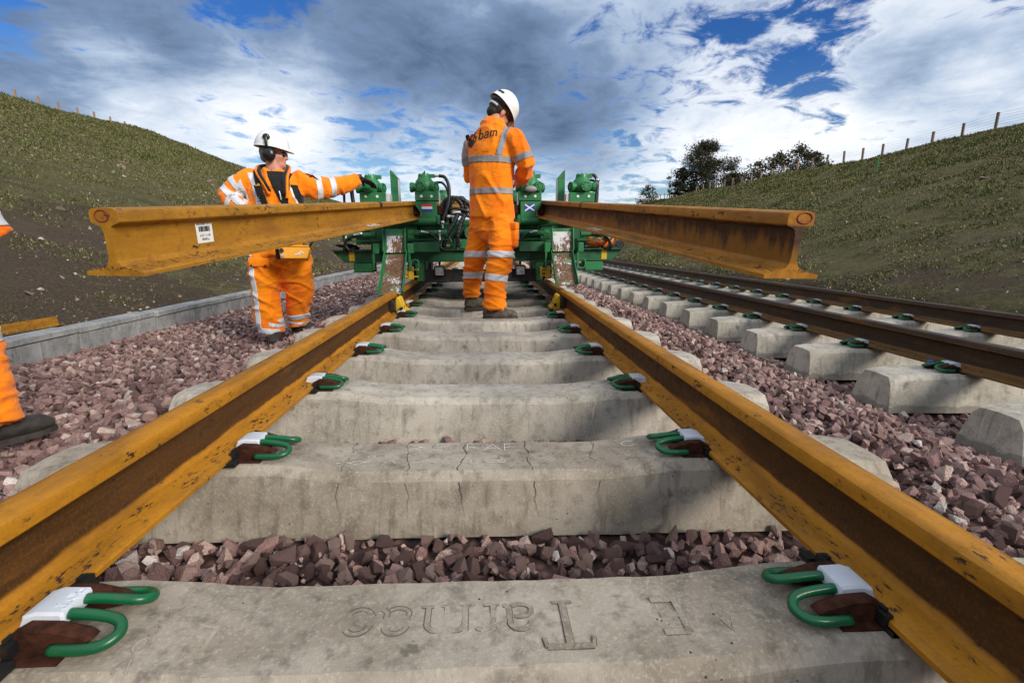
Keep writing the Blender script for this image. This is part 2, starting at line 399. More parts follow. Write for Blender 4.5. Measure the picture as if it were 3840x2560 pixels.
M['yellow_box'] = m_paint('amber housing', (.78, .34, .012), .4, amount=.1, dirt=.15)
M['white_print'] = m_plain('white print', (.78, .78, .76), .6, var=.06)
M['red_print'] = m_plain('red print', (.60, .03, .03), .6, var=.1)
M['blue_print'] = m_plain('blue print', (.012, .05, .36), .6, var=.1)
M['black_print'] = m_plain('black print', (.012, .012, .012), .7, var=.2)
M['chalk'] = m_plain('chalk', (.70, .69, .66), .9, var=.2, scale=90)
M['crayon'] = m_plain('red crayon', (.24, .020, .022), .8, var=.3, scale=60)
M['crack'] = m_plain('crack', (.045, .040, .035), .95, var=.3)
M['letter_outline'] = m_plain('dark outline along the letters', (.12, .105, .085), .95, var=.4)  # dark tone for narrow ribbons outlining the raised letters
M['lens'] = m_plain('lamp lens', (.42, .42, .42), .15, .6, var=.6, scale=60, bump=.6)
M['post'] = m_plain('fence timber', (.36, .22, .115), .85, var=.35, scale=14)
M['post_r'] = m_plain('silhouetted fence timber', (.17, .115, .075), .85, var=.35, scale=14)  # silhouette against the sky painted in as a darker timber
M['wire'] = m_plain('fence wire', (.30, .31, .32), .5, .6)
M['bark'] = m_plain('bark', (.045, .034, .026), .9, var=.5, scale=8, bump=.6)
M['orange_plastic'] = m_plain('orange plastic', (.85, .17, .012), .3, var=.1)
M['bag'] = m_plain('clear wrap', (.16, .16, .17), .2, .3, var=.8, scale=30, bump=.8)
def m_worn(name, white):
    t = MT(name, .55, spec=.4); v = t.vec(); a = t.noise(t.map(v, (9, 9, 2.0)), 3.5, 6, .65); b = t.noise(t.map(v, (34, 34, 3)), 2.2, 5, .7); z = t.noise(v, 5, 4)
    c = t.mix(t.rng(a, .4, .65), (.10, .048, .022), (.20, .105, .05))
    c = t.mix(t.rng(t.math('ADD', t.math('MULTIPLY', z, .6), t.math('MULTIPLY', b, .62)), .69-white, .74-white), c, (.66, .655, .67))
    c = t.mix(t.math('MULTIPLY', t.rng(t.noise(v, 8, 5, .65), .57, .62), .85), c, (.05, .20, .06))
    t.set('Base Color', c); t.bump(b, .2, .003); return t.m
M['worn_a'] = m_worn('worn chute plate', .0); M['worn_b'] = m_worn('white worn chute plate', .085); M['worn_c'] = m_worn('pale worn chute plate', .03)
def m_stone():
    t = MT('crushed red stone', .85, spec=.25); v = t.vec(); a = t.attr('tint'); n = t.noise(v, 55, 5, .65); n2 = t.noise(v, 240, 2, .6)
    c = t.mix(t.math('MULTIPLY', t.rng(n, .4, .72), .55), a, t.mix(.55, a, (.05, .03, .028)))
    c = t.mix(t.math('MULTIPLY', t.rng(n2, .60, .75), .45), c, (.44, .33, .29)); t.set('Base Color', c); t.bump(t.math('ADD', n, n2), .8, .010); return t.m
M['stone'] = m_stone()
def m_obj_stone():
    t = MT('single red stone', .85, spec=.25); v = t.vec(True); oi = t.N('ShaderNodeObjectInfo'); n = t.noise(v, 55, 5, .65); n2 = t.noise(v, 240, 2, .6)
    rp = t.N('ShaderNodeValToRGB'); t.inp(rp.inputs[0], oi.outputs['Random']); e = rp.color_ramp.elements; e[0].color = (.125, .072, .066, 1); e[1].color = (.46, .32, .275, 1); q_ = e.new(.5); q_.color = (.235, .14, .125, 1)
    c = t.mix(t.math('MULTIPLY', t.rng(n, .4, .72), .55), rp.outputs[0], (.06, .034, .03))
    c = t.mix(t.math('MULTIPLY', t.rng(n2, .60, .75), .4), c, (.44, .33, .29)); t.set('Base Color', c); t.bump(t.math('ADD', n, n2), .8, .010); return t.m
M['one_stone'] = m_obj_stone()
def m_bed():
    t = MT('ballast bed', .95, spec=.2); v = t.vec(); c = t.mix(t.rng(t.vor(v, 22), .1, .6), (.16, .09, .078), (.035, .02, .018))
    c = t.mix(t.rng(t.noise(v, 14, 4), .4, .7), c, (.10, .06, .052)); t.set('Base Color', c); t.bump(t.vor(v, 22), .8, .03); return t.m
M['bed'] = m_bed()
def m_terrain():
    t = MT('bank soil and turf', .95, spec=.15); v = t.vec(); s = t.sep(v)
    n = t.noise(v, .35, 5, .6); n1 = t.noise(v, 1.5, 6, .65); n2 = t.noise(v, 7, 6, .7); n3 = t.noise(v, 40, 4, .7)
    soil = t.mix(t.rng(n3, .35, .7), (.064, .045, .032), (.165, .113, .077))
    turf = t.mix(t.rng(n1, .35, .65), (.098, .100, .032), (.178, .146, .068))
    turf = t.mix(t.rng(n2, .45, .75), turf, (.20, .156, .086)); turf = t.mix(t.math('MULTIPLY', t.rng(n3, .48, .62), .75), turf, (.030, .031, .011))
    g = t.math('ADD', t.math('ADD', t.math('MULTIPLY', n1, .55), t.math('MULTIPLY', n2, .45)), t.math('MULTIPLY', t.math('SUBTRACT', n, .5), 1.3))
    hgt = t.math('ADD', t.rng(s[2], .1, 2.2, -.09, .20), t.rng(s[0], 2, 8, 0, .09))
    wd_ = t.math('MULTIPLY', t.math('MULTIPLY', t.rng(t.noise(v, 3.2, 6, .7), .50, .62), t.rng(n3, .38, .6)), .75); soil = t.mix(wd_, soil, (.080, .086, .028)); soil = t.mix(t.math('MULTIPLY', t.rng(t.noise(v, .9, 5, .65), .52, .66), .55), soil, (.14, .10, .066))
    f = t.rng(t.math('ADD', t.math('ADD', g, hgt), t.math('MULTIPLY', t.math('SUBTRACT', n3, .5), .5)), .44, .56); c = t.mix(f, soil, turf)
    peb = t.math('MULTIPLY', t.rng(t.vor(v, 9), .05, .09, 1, 0), t.rng(n2, .4, .6)); c = t.mix(t.math('MULTIPLY', peb, .8), c, (.36, .31, .26))
    t.set('Base Color', c); t.bump(t.math('ADD', n2, t.math('MULTIPLY', n3, .6)), .9, .12); return t.m
M['terrain'] = m_terrain()
def m_tint(name, rough=.8, trans=.0):
    t = MT(name, rough, spec=.2); t.set('Base Color', t.attr('tint')); return t.m
M['grass'] = m_tint('grass blades'); M['leaf'] = m_tint('leaves', .6); M['pebble'] = m_tint('bank stones', .9)

# ------------------------------------------------------------------ terrain
def ip(x, xs, ys): return np.interp(x, xs, ys)
def crest_l(y): return ip(y, [-20, 30, 43, 51, 58, 65, 72, 80, 109, 134, 180, 300], [11.0, 11.2, 11.36, 11.66, 12.0, 11.37, 10.6, 10.05, 10.15, 9.6, 6.0, 1.5])
def crest_r(y): return ip(y, [-20, 30, 50, 70, 99, 130, 180, 300], [8.0, 8.15, 8.33, 8.5, 8.7, 7.2, 4.0, 1.0])
def terr(x, y):
    x = np.asarray(x, float); y = np.asarray(y, float)
    base = np.where(x < -3.4, -.20, -.50)
    sl = np.clip((-3.62-x)/34.4, 0, 1); hl = crest_l(y)
    sl2 = np.where(sl < .9, sl, .9+(sl-.9)-(sl-.9)**2*2.0)
    zl = -.22+(hl+.35)*sl2-np.clip(-38.5-x, 0, 60)*.10
    sr = np.clip((x-7.9)/25.1, 0, 1); hr = crest_r(y)
    sr2 = np.where(sr < .9, sr, .9+(sr-.9)-(sr-.9)**2*2.0)
    zr = -.36+(hr+.42)*sr2-np.clip(x-34.2, 0, 60)*.06
    z = np.where(x < -3.62, zl, np.where(x > 7.9, zr, np.where(x < -3.4, -.22, -.55)))
    amp = np.clip(np.maximum(-3.8-x, x-8.2), 0, 2)/2
    b = (np.sin(x*1.3+y*.7)*np.cos(y*1.1-x*.4)*.05+np.sin(x*.37+2)*np.cos(y*.29+x*.11)*.16+np.sin(x*3.1+y*2.3)*np.sin(y*3.7-x)*.025)
    return z+b*amp
xs = np.unique(np.concatenate([np.array([-260, -180, -120, -80, -60, -50]), np.linspace(-45, -4, 110), np.array([-3.9, -3.75, -3.62, -3.5, -3.39, -2, 0, 3, 6, 7.5, 7.9]), np.linspace(8.1, 40, 90), np.array([45, 55, 70, 100, 160, 260])]))
ys = np.unique(np.concatenate([np.array([-40, -25, -14]), np.linspace(-8, 30, 110), np.linspace(30.8, 140, 130), np.array([150, 165, 185, 210, 250, 320, 450, 700, 1200])]))
GX, GY = np.meshgrid(xs, ys); GZ = terr(GX, GY); nx, ny = len(xs), len(ys)
V_ = np.stack([GX, GY, GZ], -1).reshape(-1, 3); ii = np.arange((ny-1)*(nx-1)); a_ = (ii//(nx-1))*nx+ii % (nx-1)
T_ = np.concatenate([np.stack([a_, a_+1, a_+nx+1], 1), np.stack([a_, a_+nx+1, a_+nx], 1)])
tag(link('ground', fast_mesh('ground', V_, T_, smooth=True), M['terrain']), 'dark soil and turf banks of the railway cutting', 'ground', kind='structure')

# ------------------------------------------------------------------ track geometry constants
MAIN_Y = [.719+.65*i for i in range(23)]            # sleeper centres of the track being laid
RT_X = 3.44; RT_SLOPE = -.0062; RT_Z = -.038         # the second track
RT_Y = [1.84+.65*i for i in range(-1, 36)]
RAILX = .7535
def bed_z(x, y):
    z = ip(x, [-3.3, -2.6, -1.85, -1.42, -1.26, -1.20, 1.20, 1.26, 1.55, 1.95, 2.15, 4.75, 5.4, 8.2], [-.315, -.31, -.275, -.15, -.125, -.205, -.205, -.14, -.125, -.20, -.262, -.262, -.25, -.42])
    far = np.clip((np.asarray(x)-1.6)/.8, 0, 1); y = np.asarray(y); t = np.clip((y-2.9)/1.2, 0, 1); z = z-.062*t*t*(3-2*t)*np.clip((-1.4-np.asarray(x))/.3, 0, 1)
    return z+far*RT_SLOPE*np.clip(y, 0, 60)
def in_sleeper(x, y, m=0.0):
    """True inside the plan of a sleeper"""
    a = (np.abs(x) < 1.245+m) & (np.abs((y-MAIN_Y[0]+.325) % .65-.325) < .143+m) & (y < MAIN_Y[-1]+.3)
    b = (np.abs(x-RT_X) < 1.245+m) & (np.abs((y-RT_Y[0]+.325) % .65-.325) < .143+m) & (y < RT_Y[-1]+.3)
    return a | b
bx_ = np.unique(np.concatenate([np.linspace(-3.4, 8.2, 90), [-1.27, -1.2, 1.2, 1.27]])); by_ = np.unique(np.concatenate([np.linspace(-1.5, 12, 60), np.linspace(12.5, 60, 50), [80, 110, 150, 220]]))
GX, GY = np.meshgrid(bx_, by_); GZ = bed_z(GX, GY)-.012; nx, ny = len(bx_), len(by_)
V_ = np.stack([GX, GY, GZ], -1).reshape(-1, 3); ii = np.arange((ny-1)*(nx-1)); a_ = (ii//(nx-1))*nx+ii % (nx-1)
T_ = np.concatenate([np.stack([a_, a_+1, a_+nx+1], 1), np.stack([a_, a_+nx+1, a_+nx], 1)])
bed = tag(link('ballast_bed', fast_mesh('ballast_bed', V_, T_), M['bed']), 'bed of crushed red stone ballast under both tracks', 'ballast', kind='structure')

# ------------------------------------------------------------------ ballast stones
def stone_proto(n, r):
    bm = bmesh.new(); ax = Vector((r.uniform(.85, 1.25), r.uniform(.65, 1.0), r.uniform(.5, .8)))
    for _ in range(n):
        p = Vector(r.normal(size=3)).normalized(); q = max(abs(p.x), abs(p.y), abs(p.z)); p = p*(.55+.45/q*.75)
        bm.verts.new((p.x*ax.x, p.y*ax.y, p.z*ax.z))
    res = bmesh.ops.convex_hull(bm, input=bm.verts)
    bmesh.ops.delete(bm, geom=[g for g in res['geom_interior'] if isinstance(g, bmesh.types.BMVert)], context='VERTS')
    bmesh.ops.triangulate(bm, faces=bm.faces); bm.verts.index_update()
    v = np.array([x.co[:] for x in bm.verts]); t = np.array([[q.index for q in f.verts] for f in bm.faces]); bm.free()
    return v-v.mean(0), t
PROTO = [stone_proto(12, rng) for _ in range(18)]; PROTO_F = [stone_proto(8, rng) for _ in range(10)]
def rand_rot(n):
    q = rng.normal(size=(n, 4)); q /= np.linalg.norm(q, axis=1)[:, None]; w, x, y, z = q.T
    return np.stack([np.stack([1-2*(y*y+z*z), 2*(x*y-z*w), 2*(x*z+y*w)], 1), np.stack([2*(x*y+z*w), 1-2*(x*x+z*z), 2*(y*z-x*w)], 1), np.stack([2*(x*z-y*w), 2*(y*z+x*w), 1-2*(x*x+y*y)], 1)], 1)
STONE_COLS = np.array([(.27, .160, .143), (.36, .225, .198), (.185, .108, .100), (.46, .320, .275), (.30, .195, .180), (.54, .40, .345), (.12, .075, .070), (.62, .55, .50)])
STONE_P = np.array([.21, .20, .17, .15, .11, .08, .06, .02])
def scatter(name, P, size, protos, cols, mat, kind='stuff', parent=None, flat=1.0):
    n = len(P); pi = rng.integers(0, len(protos), n); RR = rand_rot(n); Vs, Ts, Cs = [], [], []; off = 0
    for k, (pv, pt) in enumerate(protos):
        idx = np.nonzero(pi == k)[0]
        if not len(idx): continue
        w = np.einsum('nij,vj->nvi', RR[idx], pv)*size[idx][:, None, None]; w[:, :, 2] *= flat; w = w+P[idx][:, None, :]
        m = len(pv); Vs.append(w.reshape(-1, 3)); Cs.append(np.repeat(cols[idx], m, 0))
        Ts.append((pt[None]+(np.arange(len(idx))*m)[:, None, None]+off).reshape(-1, 3)); off += m*len(idx)
    o = link(name, fast_mesh(name, np.concatenate(Vs), np.concatenate(Ts), np.concatenate(Cs)), mat); o['kind'] = kind
    if parent: o.parent = parent
    return o
def jit_grid(x0, x1, y0, y1, s):
    gx = np.arange(x0, x1, s); gy = np.arange(y0, y1, s); A, B = np.meshgrid(gx, gy); A = A.ravel(); B = B.ravel()
    return A+rng.uniform(-.5, .5, len(A))*s, B+rng.uniform(-.5, .5, len(B))*s
def stones(x0, x1, y0, y1, s, lift, smin, smax):
    x, y = jit_grid(x0, x1, y0, y1, s); keep = ~in_sleeper(x, y, .004+.4*smin); x, y = x[keep], y[keep]
    n = len(x); sz = smin+(smax-smin)*rng.beta(1.6, 2.6, n); z = bed_z(x, y)+lift+rng.uniform(-.012, .014, n)
    big = (np.abs(x) < 1.2) | ((x > 2.2) & (x < 4.7)); z = np.where(big, np.minimum(z, bed_z(x, y)+.012), z)
    return np.stack([x, y, z], 1), sz
A = [stones(-3.40, 2.35, .15, 7.5, .042, -.004, .018, .043), stones(-3.40, 2.35, .15, 7.5, .064, .015, .021, .041), stones(-3.40, 2.35, .3, 5.0, .040, -.002, .007, .015),
     stones(2.35, 5.5, .6, 7.5, .046, -.002, .017, .038)]
P = np.concatenate([a[0] for a in A]); sz = np.concatenate([a[1] for a in A])
cols = STONE_COLS[rng.choice(len(STONE_COLS), len(P), p=STONE_P)]*rng.uniform(.8, 1.25, (len(P), 1))
# the stones that show largest stand alone
camp = np.array([.0163, 0, .6142]); dist = np.linalg.norm(P-camp, axis=1); app = sz/dist
fwd = np.array(_f); rgt = np.array(_r2); dn = np.array(_d2); q = P-camp; zc = q@fwd; inv = (np.abs(q@rgt/zc) < 1.06) & (np.abs(q@dn/zc) < .71) & (zc > .2)
shown = inv & (P[:, 2] > bed_z(P[:, 0], P[:, 1])+.001) & ~((np.abs(np.abs(P[:, 0])-RAILX) < .12))
order = np.argsort(-(app*shown))[:300]; solo = np.zeros(len(P), bool); solo[order] = True
SM = []
for k, (pv, pt) in enumerate(PROTO[:14]):
    me = fast_mesh('stone', pv, pt); me.materials.append(M['one_stone']); SM.append(me)
for n_, i in enumerate(order):
    o = bpy.data.objects.new('stone', SM[n_ % 14]); COL.objects.link(o); o.parent = bed; o.location = P[i]
    o.scale = (sz[i]*1.03,)*3; o.rotation_euler = tuple(rng.uniform(0, 6.28, 3))
scatter('loose_stones', P[~solo], sz[~solo], PROTO, cols[~solo], M['stone'], parent=bed)
A = [stones(-3.36, 8.0, 7.5, 15, .080, .004, .030, .055), stones(5.5, 8.0, .8, 7.5, .075, .002, .026, .05), stones(-3.28, 7.6, 15, 34, .15, .004, .055, .10)]
P = np.concatenate([a[0] for a in A]); sz = np.concatenate([a[1] for a in A])
cols = STONE_COLS[rng.choice(len(STONE_COLS), len(P), p=STONE_P)]*rng.uniform(.85, 1.2, (len(P), 1))
scatter('distant_stones', P, sz, PROTO_F, cols, M['stone'], parent=bed, flat=.6)

# ------------------------------------------------------------------ sleepers with their clips
def sstep(a, b, x):
    t = max(0., min(1., (x-a)/(b-a))); return t*t*(3-2*t)
def top_z(x):
    x = abs(x); return -.023+.023*sstep(.34, .60, x)-.012*sstep(1.02, 1.23, x)
def sleeper_mesh(name, seed):
    r = random.Random(seed); st = [-1.2325, -1.215, -1.15, -1.03, -.9, -.75, -.6]+[-.56+.04*i for i in range(29)]+[.6, .75, .9, 1.03, 1.15, 1.215, 1.2325]
    b = MB(); n = None
    for i, x in enumerate(st):
        tz = top_z(x); e = max(0, (abs(x)-1.2)/.0325); hw = .101-.012*max(0, e); c = .024+.012*e; dz = .012*e
        j = lambda: r.uniform(-.0012, .0012)
        prof = [(-.140, -.205), (-.139, -.185), (-hw-c*.55, tz-c-dz), (-hw+c*.25, tz-dz*.6), (-.05, tz-dz*.4), (0, tz+.001-dz*.3), (.05, tz-dz*.4), (hw-c*.25, tz-dz*.6), (hw+c*.55, tz-c-dz), (.139, -.185), (.140, -.205)]
        xo = x
        ring = []
        for k, (yy, zz) in enumerate(prof):
            xx = x
            if i in (0, len(st)-1): xx = x+(.022*(tz-zz)/.2)*(1 if x > 0 else -1)
            ring.append((xx, yy+j(), zz+j()))
        b.v += ring; n = len(prof)
    for i in range(len(st)-1):
        for k in range(n):
            k2 = (k+1) % n; b.f.append((i*n+k, i*n+k2, (i+1)*n+k2, (i+1)*n+k))
    b.f.append(tuple(range(n))); b.f.append(tuple((len(st)-1)*n+k for k in reversed(range(n))))
    me = b.mesh(name)
    bm = bmesh.new(); bm.from_mesh(me); bmesh.ops.recalc_face_normals(bm, faces=bm.faces); bm.to_mesh(me); bm.free()
    me.shade_smooth(); shade_angle(me, 26); return me
SLM = [sleeper_mesh('concrete_sleeper', i) for i in range(4)]; SLR = [m.copy() for m in SLM]
for m in SLM: m.materials.append(M['concrete'])
for m in SLM[:2]: m.materials[0] = M['concrete_dim_stained']
SLM += [sleeper_mesh('concrete_sleeper', 9), sleeper_mesh('concrete_sleeper', 10)]
for m in SLM[4:]: m.materials.append(M['concrete'])
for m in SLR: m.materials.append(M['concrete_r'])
# clip pieces modelled with u = away from the rail foot (local +x), v = along the track (y)
def smooth_path(pts, k=6):
    pts = [Vector(p) for p in pts]; out = []
    for i in range(len(pts)-1):
        p0, p1, p2, p3 = pts[max(i-1, 0)], pts[i], pts[i+1], pts[min(i+2, len(pts)-1)]
        for j in range(k):
            t = j/k; out.append(.5*((2*p1)+(p2-p0)*t+(2*p0-5*p1+4*p2-p3)*t*t+(3*p1-p0-3*p2+p3)*t**3))
    out.append(pts[-1]); return out
def clip_mesh():
    h = [(.052, -.060, .012), (.098, -.061, .012), (.124, -.055, .014), (.136, -.039, .019), (.128, -.024, .026), (.105, -.0185, .032), (.060, -.0165, .037), (.020, -.014, .034), (.006, -.008, .033)]
    pts = h+[(u, -v, w) for u, v, w in reversed(h)]
    b = MB(); b.tube(smooth_path(pts, 5), .0084, 12); me = b.mesh('spring_clip'); me.materials.append(M['clip']); me.shade_smooth(); return me
def insul_mesh():
    prof = [(-.014, .014), (-.016, .026), (-.008, .044), (.012, .0505), (.050, .049), (.052, .044), (.050, .026), (.0, .018)]
    b = MB(); n = len(prof)
    for y, s in ((-.031, .8), (-.027, 1), (.027, 1), (.031, .8)): b.v += [(.02+(u-.02)*(1 if s == 1 else .9), y, .031+(w-.031)*s) for u, w in prof]
    for i in range(3):
        for k in range(n): b.f.append((i*n+k, i*n+(k+1) % n, (i+1)*n+(k+1) % n, (i+1)*n+k))
    b.f.append(tuple(reversed(range(n)))); b.f.append(tuple(3*n+k for k in range(n)))
    me = b.mesh('toe_insulator'); me.materials.append(M['white_plastic']); bm = bmesh.new(); bm.from_mesh(me); bmesh.ops.recalc_face_normals(bm, faces=bm.faces); bm.to_mesh(me); bm.free(); me.shade_smooth(); shade_angle(me, 35); return me
def shoulder_mesh(sg):
    b = MB(); s = sg
    side = [(-.014, -.004), (-.014, .030), (.008, .043), (.046, .041), (.094, .027), (.103, .020), (.090, .011), (.060, .007), (.052, -.004)]; n = len(side); cu, cw = .04, .018
    for v, g in ((.029, .90), (.033, 1.0), (.047, 1.0), (.053, .88)):
        b.v += [(cu+(u-cu)*(g if u > .05 or w > .02 else 1), s*v, cw+(w-cw)*g if w > 0 else w) for u, w in side]
    for l in range(3):
        for k in range(n): b.f.append((l*n+k, l*n+(k+1) % n, (l+1)*n+(k+1) % n, (l+1)*n+k))
    b.f.append(tuple(3*n+k for k in range(n))); b.f.append(tuple(reversed(range(n))))
    b.box(-.010, .068, s*.060-.014, s*.060+.010, -.003, .004)
    me = b.mesh('clip_shoulder'); me.materials.append(M['rust']); bm = bmesh.new(); bm.from_mesh(me); bmesh.ops.recalc_face_normals(bm, faces=bm.faces); bm.to_mesh(me); bm.free(); return me
def pad_mesh():
    b = MB(); b.box(-.155, .006, -.098, .098, .0005, .009); b.box(-.012, .022, -.112, -.086, .0008, .012)
    for s in (-1, 1): b.box(-.006, .010, s*.066-.016, s*.066+.016, .009, .028); b.box(-.004, .004, s*.066-.007, s*.066+.007, .028, .034)
    me = b.mesh('rail_pad'); me.materials.append(M['rubber']); return me
def side_mesh():
    b = MB(); b.prism([(-.012, .004), (.030, .003), (.020, .016), (.004, .034), (-.012, .034)], -.105, -.078)
    me = b.mesh('side_insulator'); me.materials.append(M['blue_plastic']); return me
CM, IM, SHM, PM, BM_ = clip_mesh(), insul_mesh(), [shoulder_mesh(-1), shoulder_mesh(1)], pad_mesh(), side_mesh()
def put(name, me, parent, loc, rz=0):
    o = bpy.data.objects.new(name, me); COL.objects.link(o); o.parent = parent; o.location = loc; o.rotation_euler = (0, 0, rz); return o
def fasten(sl, x, d, driven, blue=False, detail=True):
    """fasten a rail at local x on the side d (+1: the clip lies on +x of the rail)"""
    rz = 0 if d > 0 else math.pi; fx = x+d*.0755; sh = d*(-.036 if driven else 0.0)
    c = put('spring_clip', CM, sl, (fx+sh+d*.006, -.012, .002), rz)
    i = put('toe_insulator', IM, c, (0, 0, 0), 0)
    if not detail: return
    for k in (0, 1): put('clip_shoulder', SHM[k], sl, (fx+d*.008, -.012, 0), rz)
    put('rail_pad', PM, sl, (fx, 0, 0), rz)
    if blue: put('side_insulator', BM_, sl, (fx, 0, 0), rz)
main_sl = []
ML = ['nearest concrete sleeper, with raised letters cast upside down on its top', 'cracked concrete sleeper chalked with SCRAP, just beyond the nearest one', 'third concrete sleeper from the camera, clips driven onto the ochre rail feet',
      'fourth concrete sleeper from the camera between the ochre rails', 'fifth concrete sleeper from the camera between the ochre rails', 'concrete sleeper under the near boot of the worker in the middle', 'concrete sleeper under the far boot of the worker in the middle']
for i, y in enumerate(MAIN_Y):
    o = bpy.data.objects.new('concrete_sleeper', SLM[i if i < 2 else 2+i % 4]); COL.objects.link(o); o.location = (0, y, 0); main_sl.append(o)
    o.rotation_euler = (0, 0, R([.55, .25, -.1, .15, -.2, .1, 0][i]) if i < 7 else R(random.uniform(-.25, .25)))
    lab = ML[i] if i < 7 else '%s sleeper from the camera on the centre track, in the shade beneath the green machine' % ORD[i]
    tag(o, lab, 'sleeper', 'sleepers of the track being laid')
    for d in (-1, 1):
        if i < 16: fasten(o, d*RAILX, -d, i in (2, 6, 7))
        if i < 6: fasten(o, d*RAILX, d, i in (2,))
for i, y in enumerate(RT_Y):
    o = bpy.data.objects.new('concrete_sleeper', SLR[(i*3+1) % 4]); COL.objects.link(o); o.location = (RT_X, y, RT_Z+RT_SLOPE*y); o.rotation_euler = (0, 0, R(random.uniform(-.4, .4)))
    k = i-1
    lab = ('pale concrete sleeper, %s from the camera along the dark-railed right track' % ORD[k] if k < 36 else 'farthest pale concrete sleeper still built on the dark-railed right track') if k >= 0 else 'pale concrete sleeper of the right track just outside the lower right corner'
    tag(o, lab, 'sleeper', 'sleepers of the finished right track')
    if i < 30:
        fasten(o, -RAILX, -1, True, True, detail=i < 16); fasten(o, RAILX, -1, True, False, detail=i < 12)

# marks on sleepers: strokes drawn as narrow ribbons
def ribbon(b, pts, w, zf, h=0.0, taper=False):
    """flat stroke along pts (x,y); zf(x,y) height; h>0 gives a raised bar"""
    P_ = [Vector((p[0], p[1])) for p in pts]; n = len(P_); o = len(b.v); Lf = []; Rt = []
    for i, p in enumerate(P_):
        t = (P_[min(i+1, n-1)]-P_[max(i-1, 0)]); t = t.normalized() if t.length > 1e-9 else Vector((1, 0)); q = Vector((-t.y, t.x))
        ww = w[i] if isinstance(w, (list, tuple)) else w*(1 if not taper else (.25+.75*math.sin(math.pi*min(.98, max(.02, i/(n-1)))))); Lf.append(p+q*ww/2); Rt.append(p-q*ww/2)
    for a, c in zip(Lf, Rt): b.v += [(a.x, a.y, zf(a.x, a.y)+h), (c.x, c.y, zf(c.x, c.y)+h)]
    for i in range(n-1): b.f.append((o+2*i, o+2*i+1, o+2*i+3, o+2*i+2))
    if h > 0:
        o2 = len(b.v)
        for a, c in zip(Lf, Rt):
            m = .0022
            b.v += [(a.x, a.y, zf(a.x, a.y)-.002), (c.x, c.y, zf(c.x, c.y)-.002)]
        for i in range(n-1):
            b.f.append((o+2*i, o+2*i+2, o2+2*i+2, o2+2*i)); b.f.append((o+2*i+1, o2+2*i+1, o2+2*i+3, o+2*i+3))
        b.f.append((o, o2, o2+1, o+1)); e = 2*(n-1); b.f.append((o+e, o+e+1, o2+e+1, o2+e))
def arc(cx, cy, rx, ry, a0, a1, n=14): return [(cx+rx*math.cos(R(a0+(a1-a0)*i/n)), cy+ry*math.sin(R(a0+(a1-a0)*i/n))) for i in range(n+1)]
def dens(pts, n=6):
    out = []
    for a, c in zip(pts[:-1], pts[1:]): out += [(a[0]+(c[0]-a[0])*k/n, a[1]+(c[1]-a[1])*k/n) for k in range(n)]
    return out+[pts[-1]]
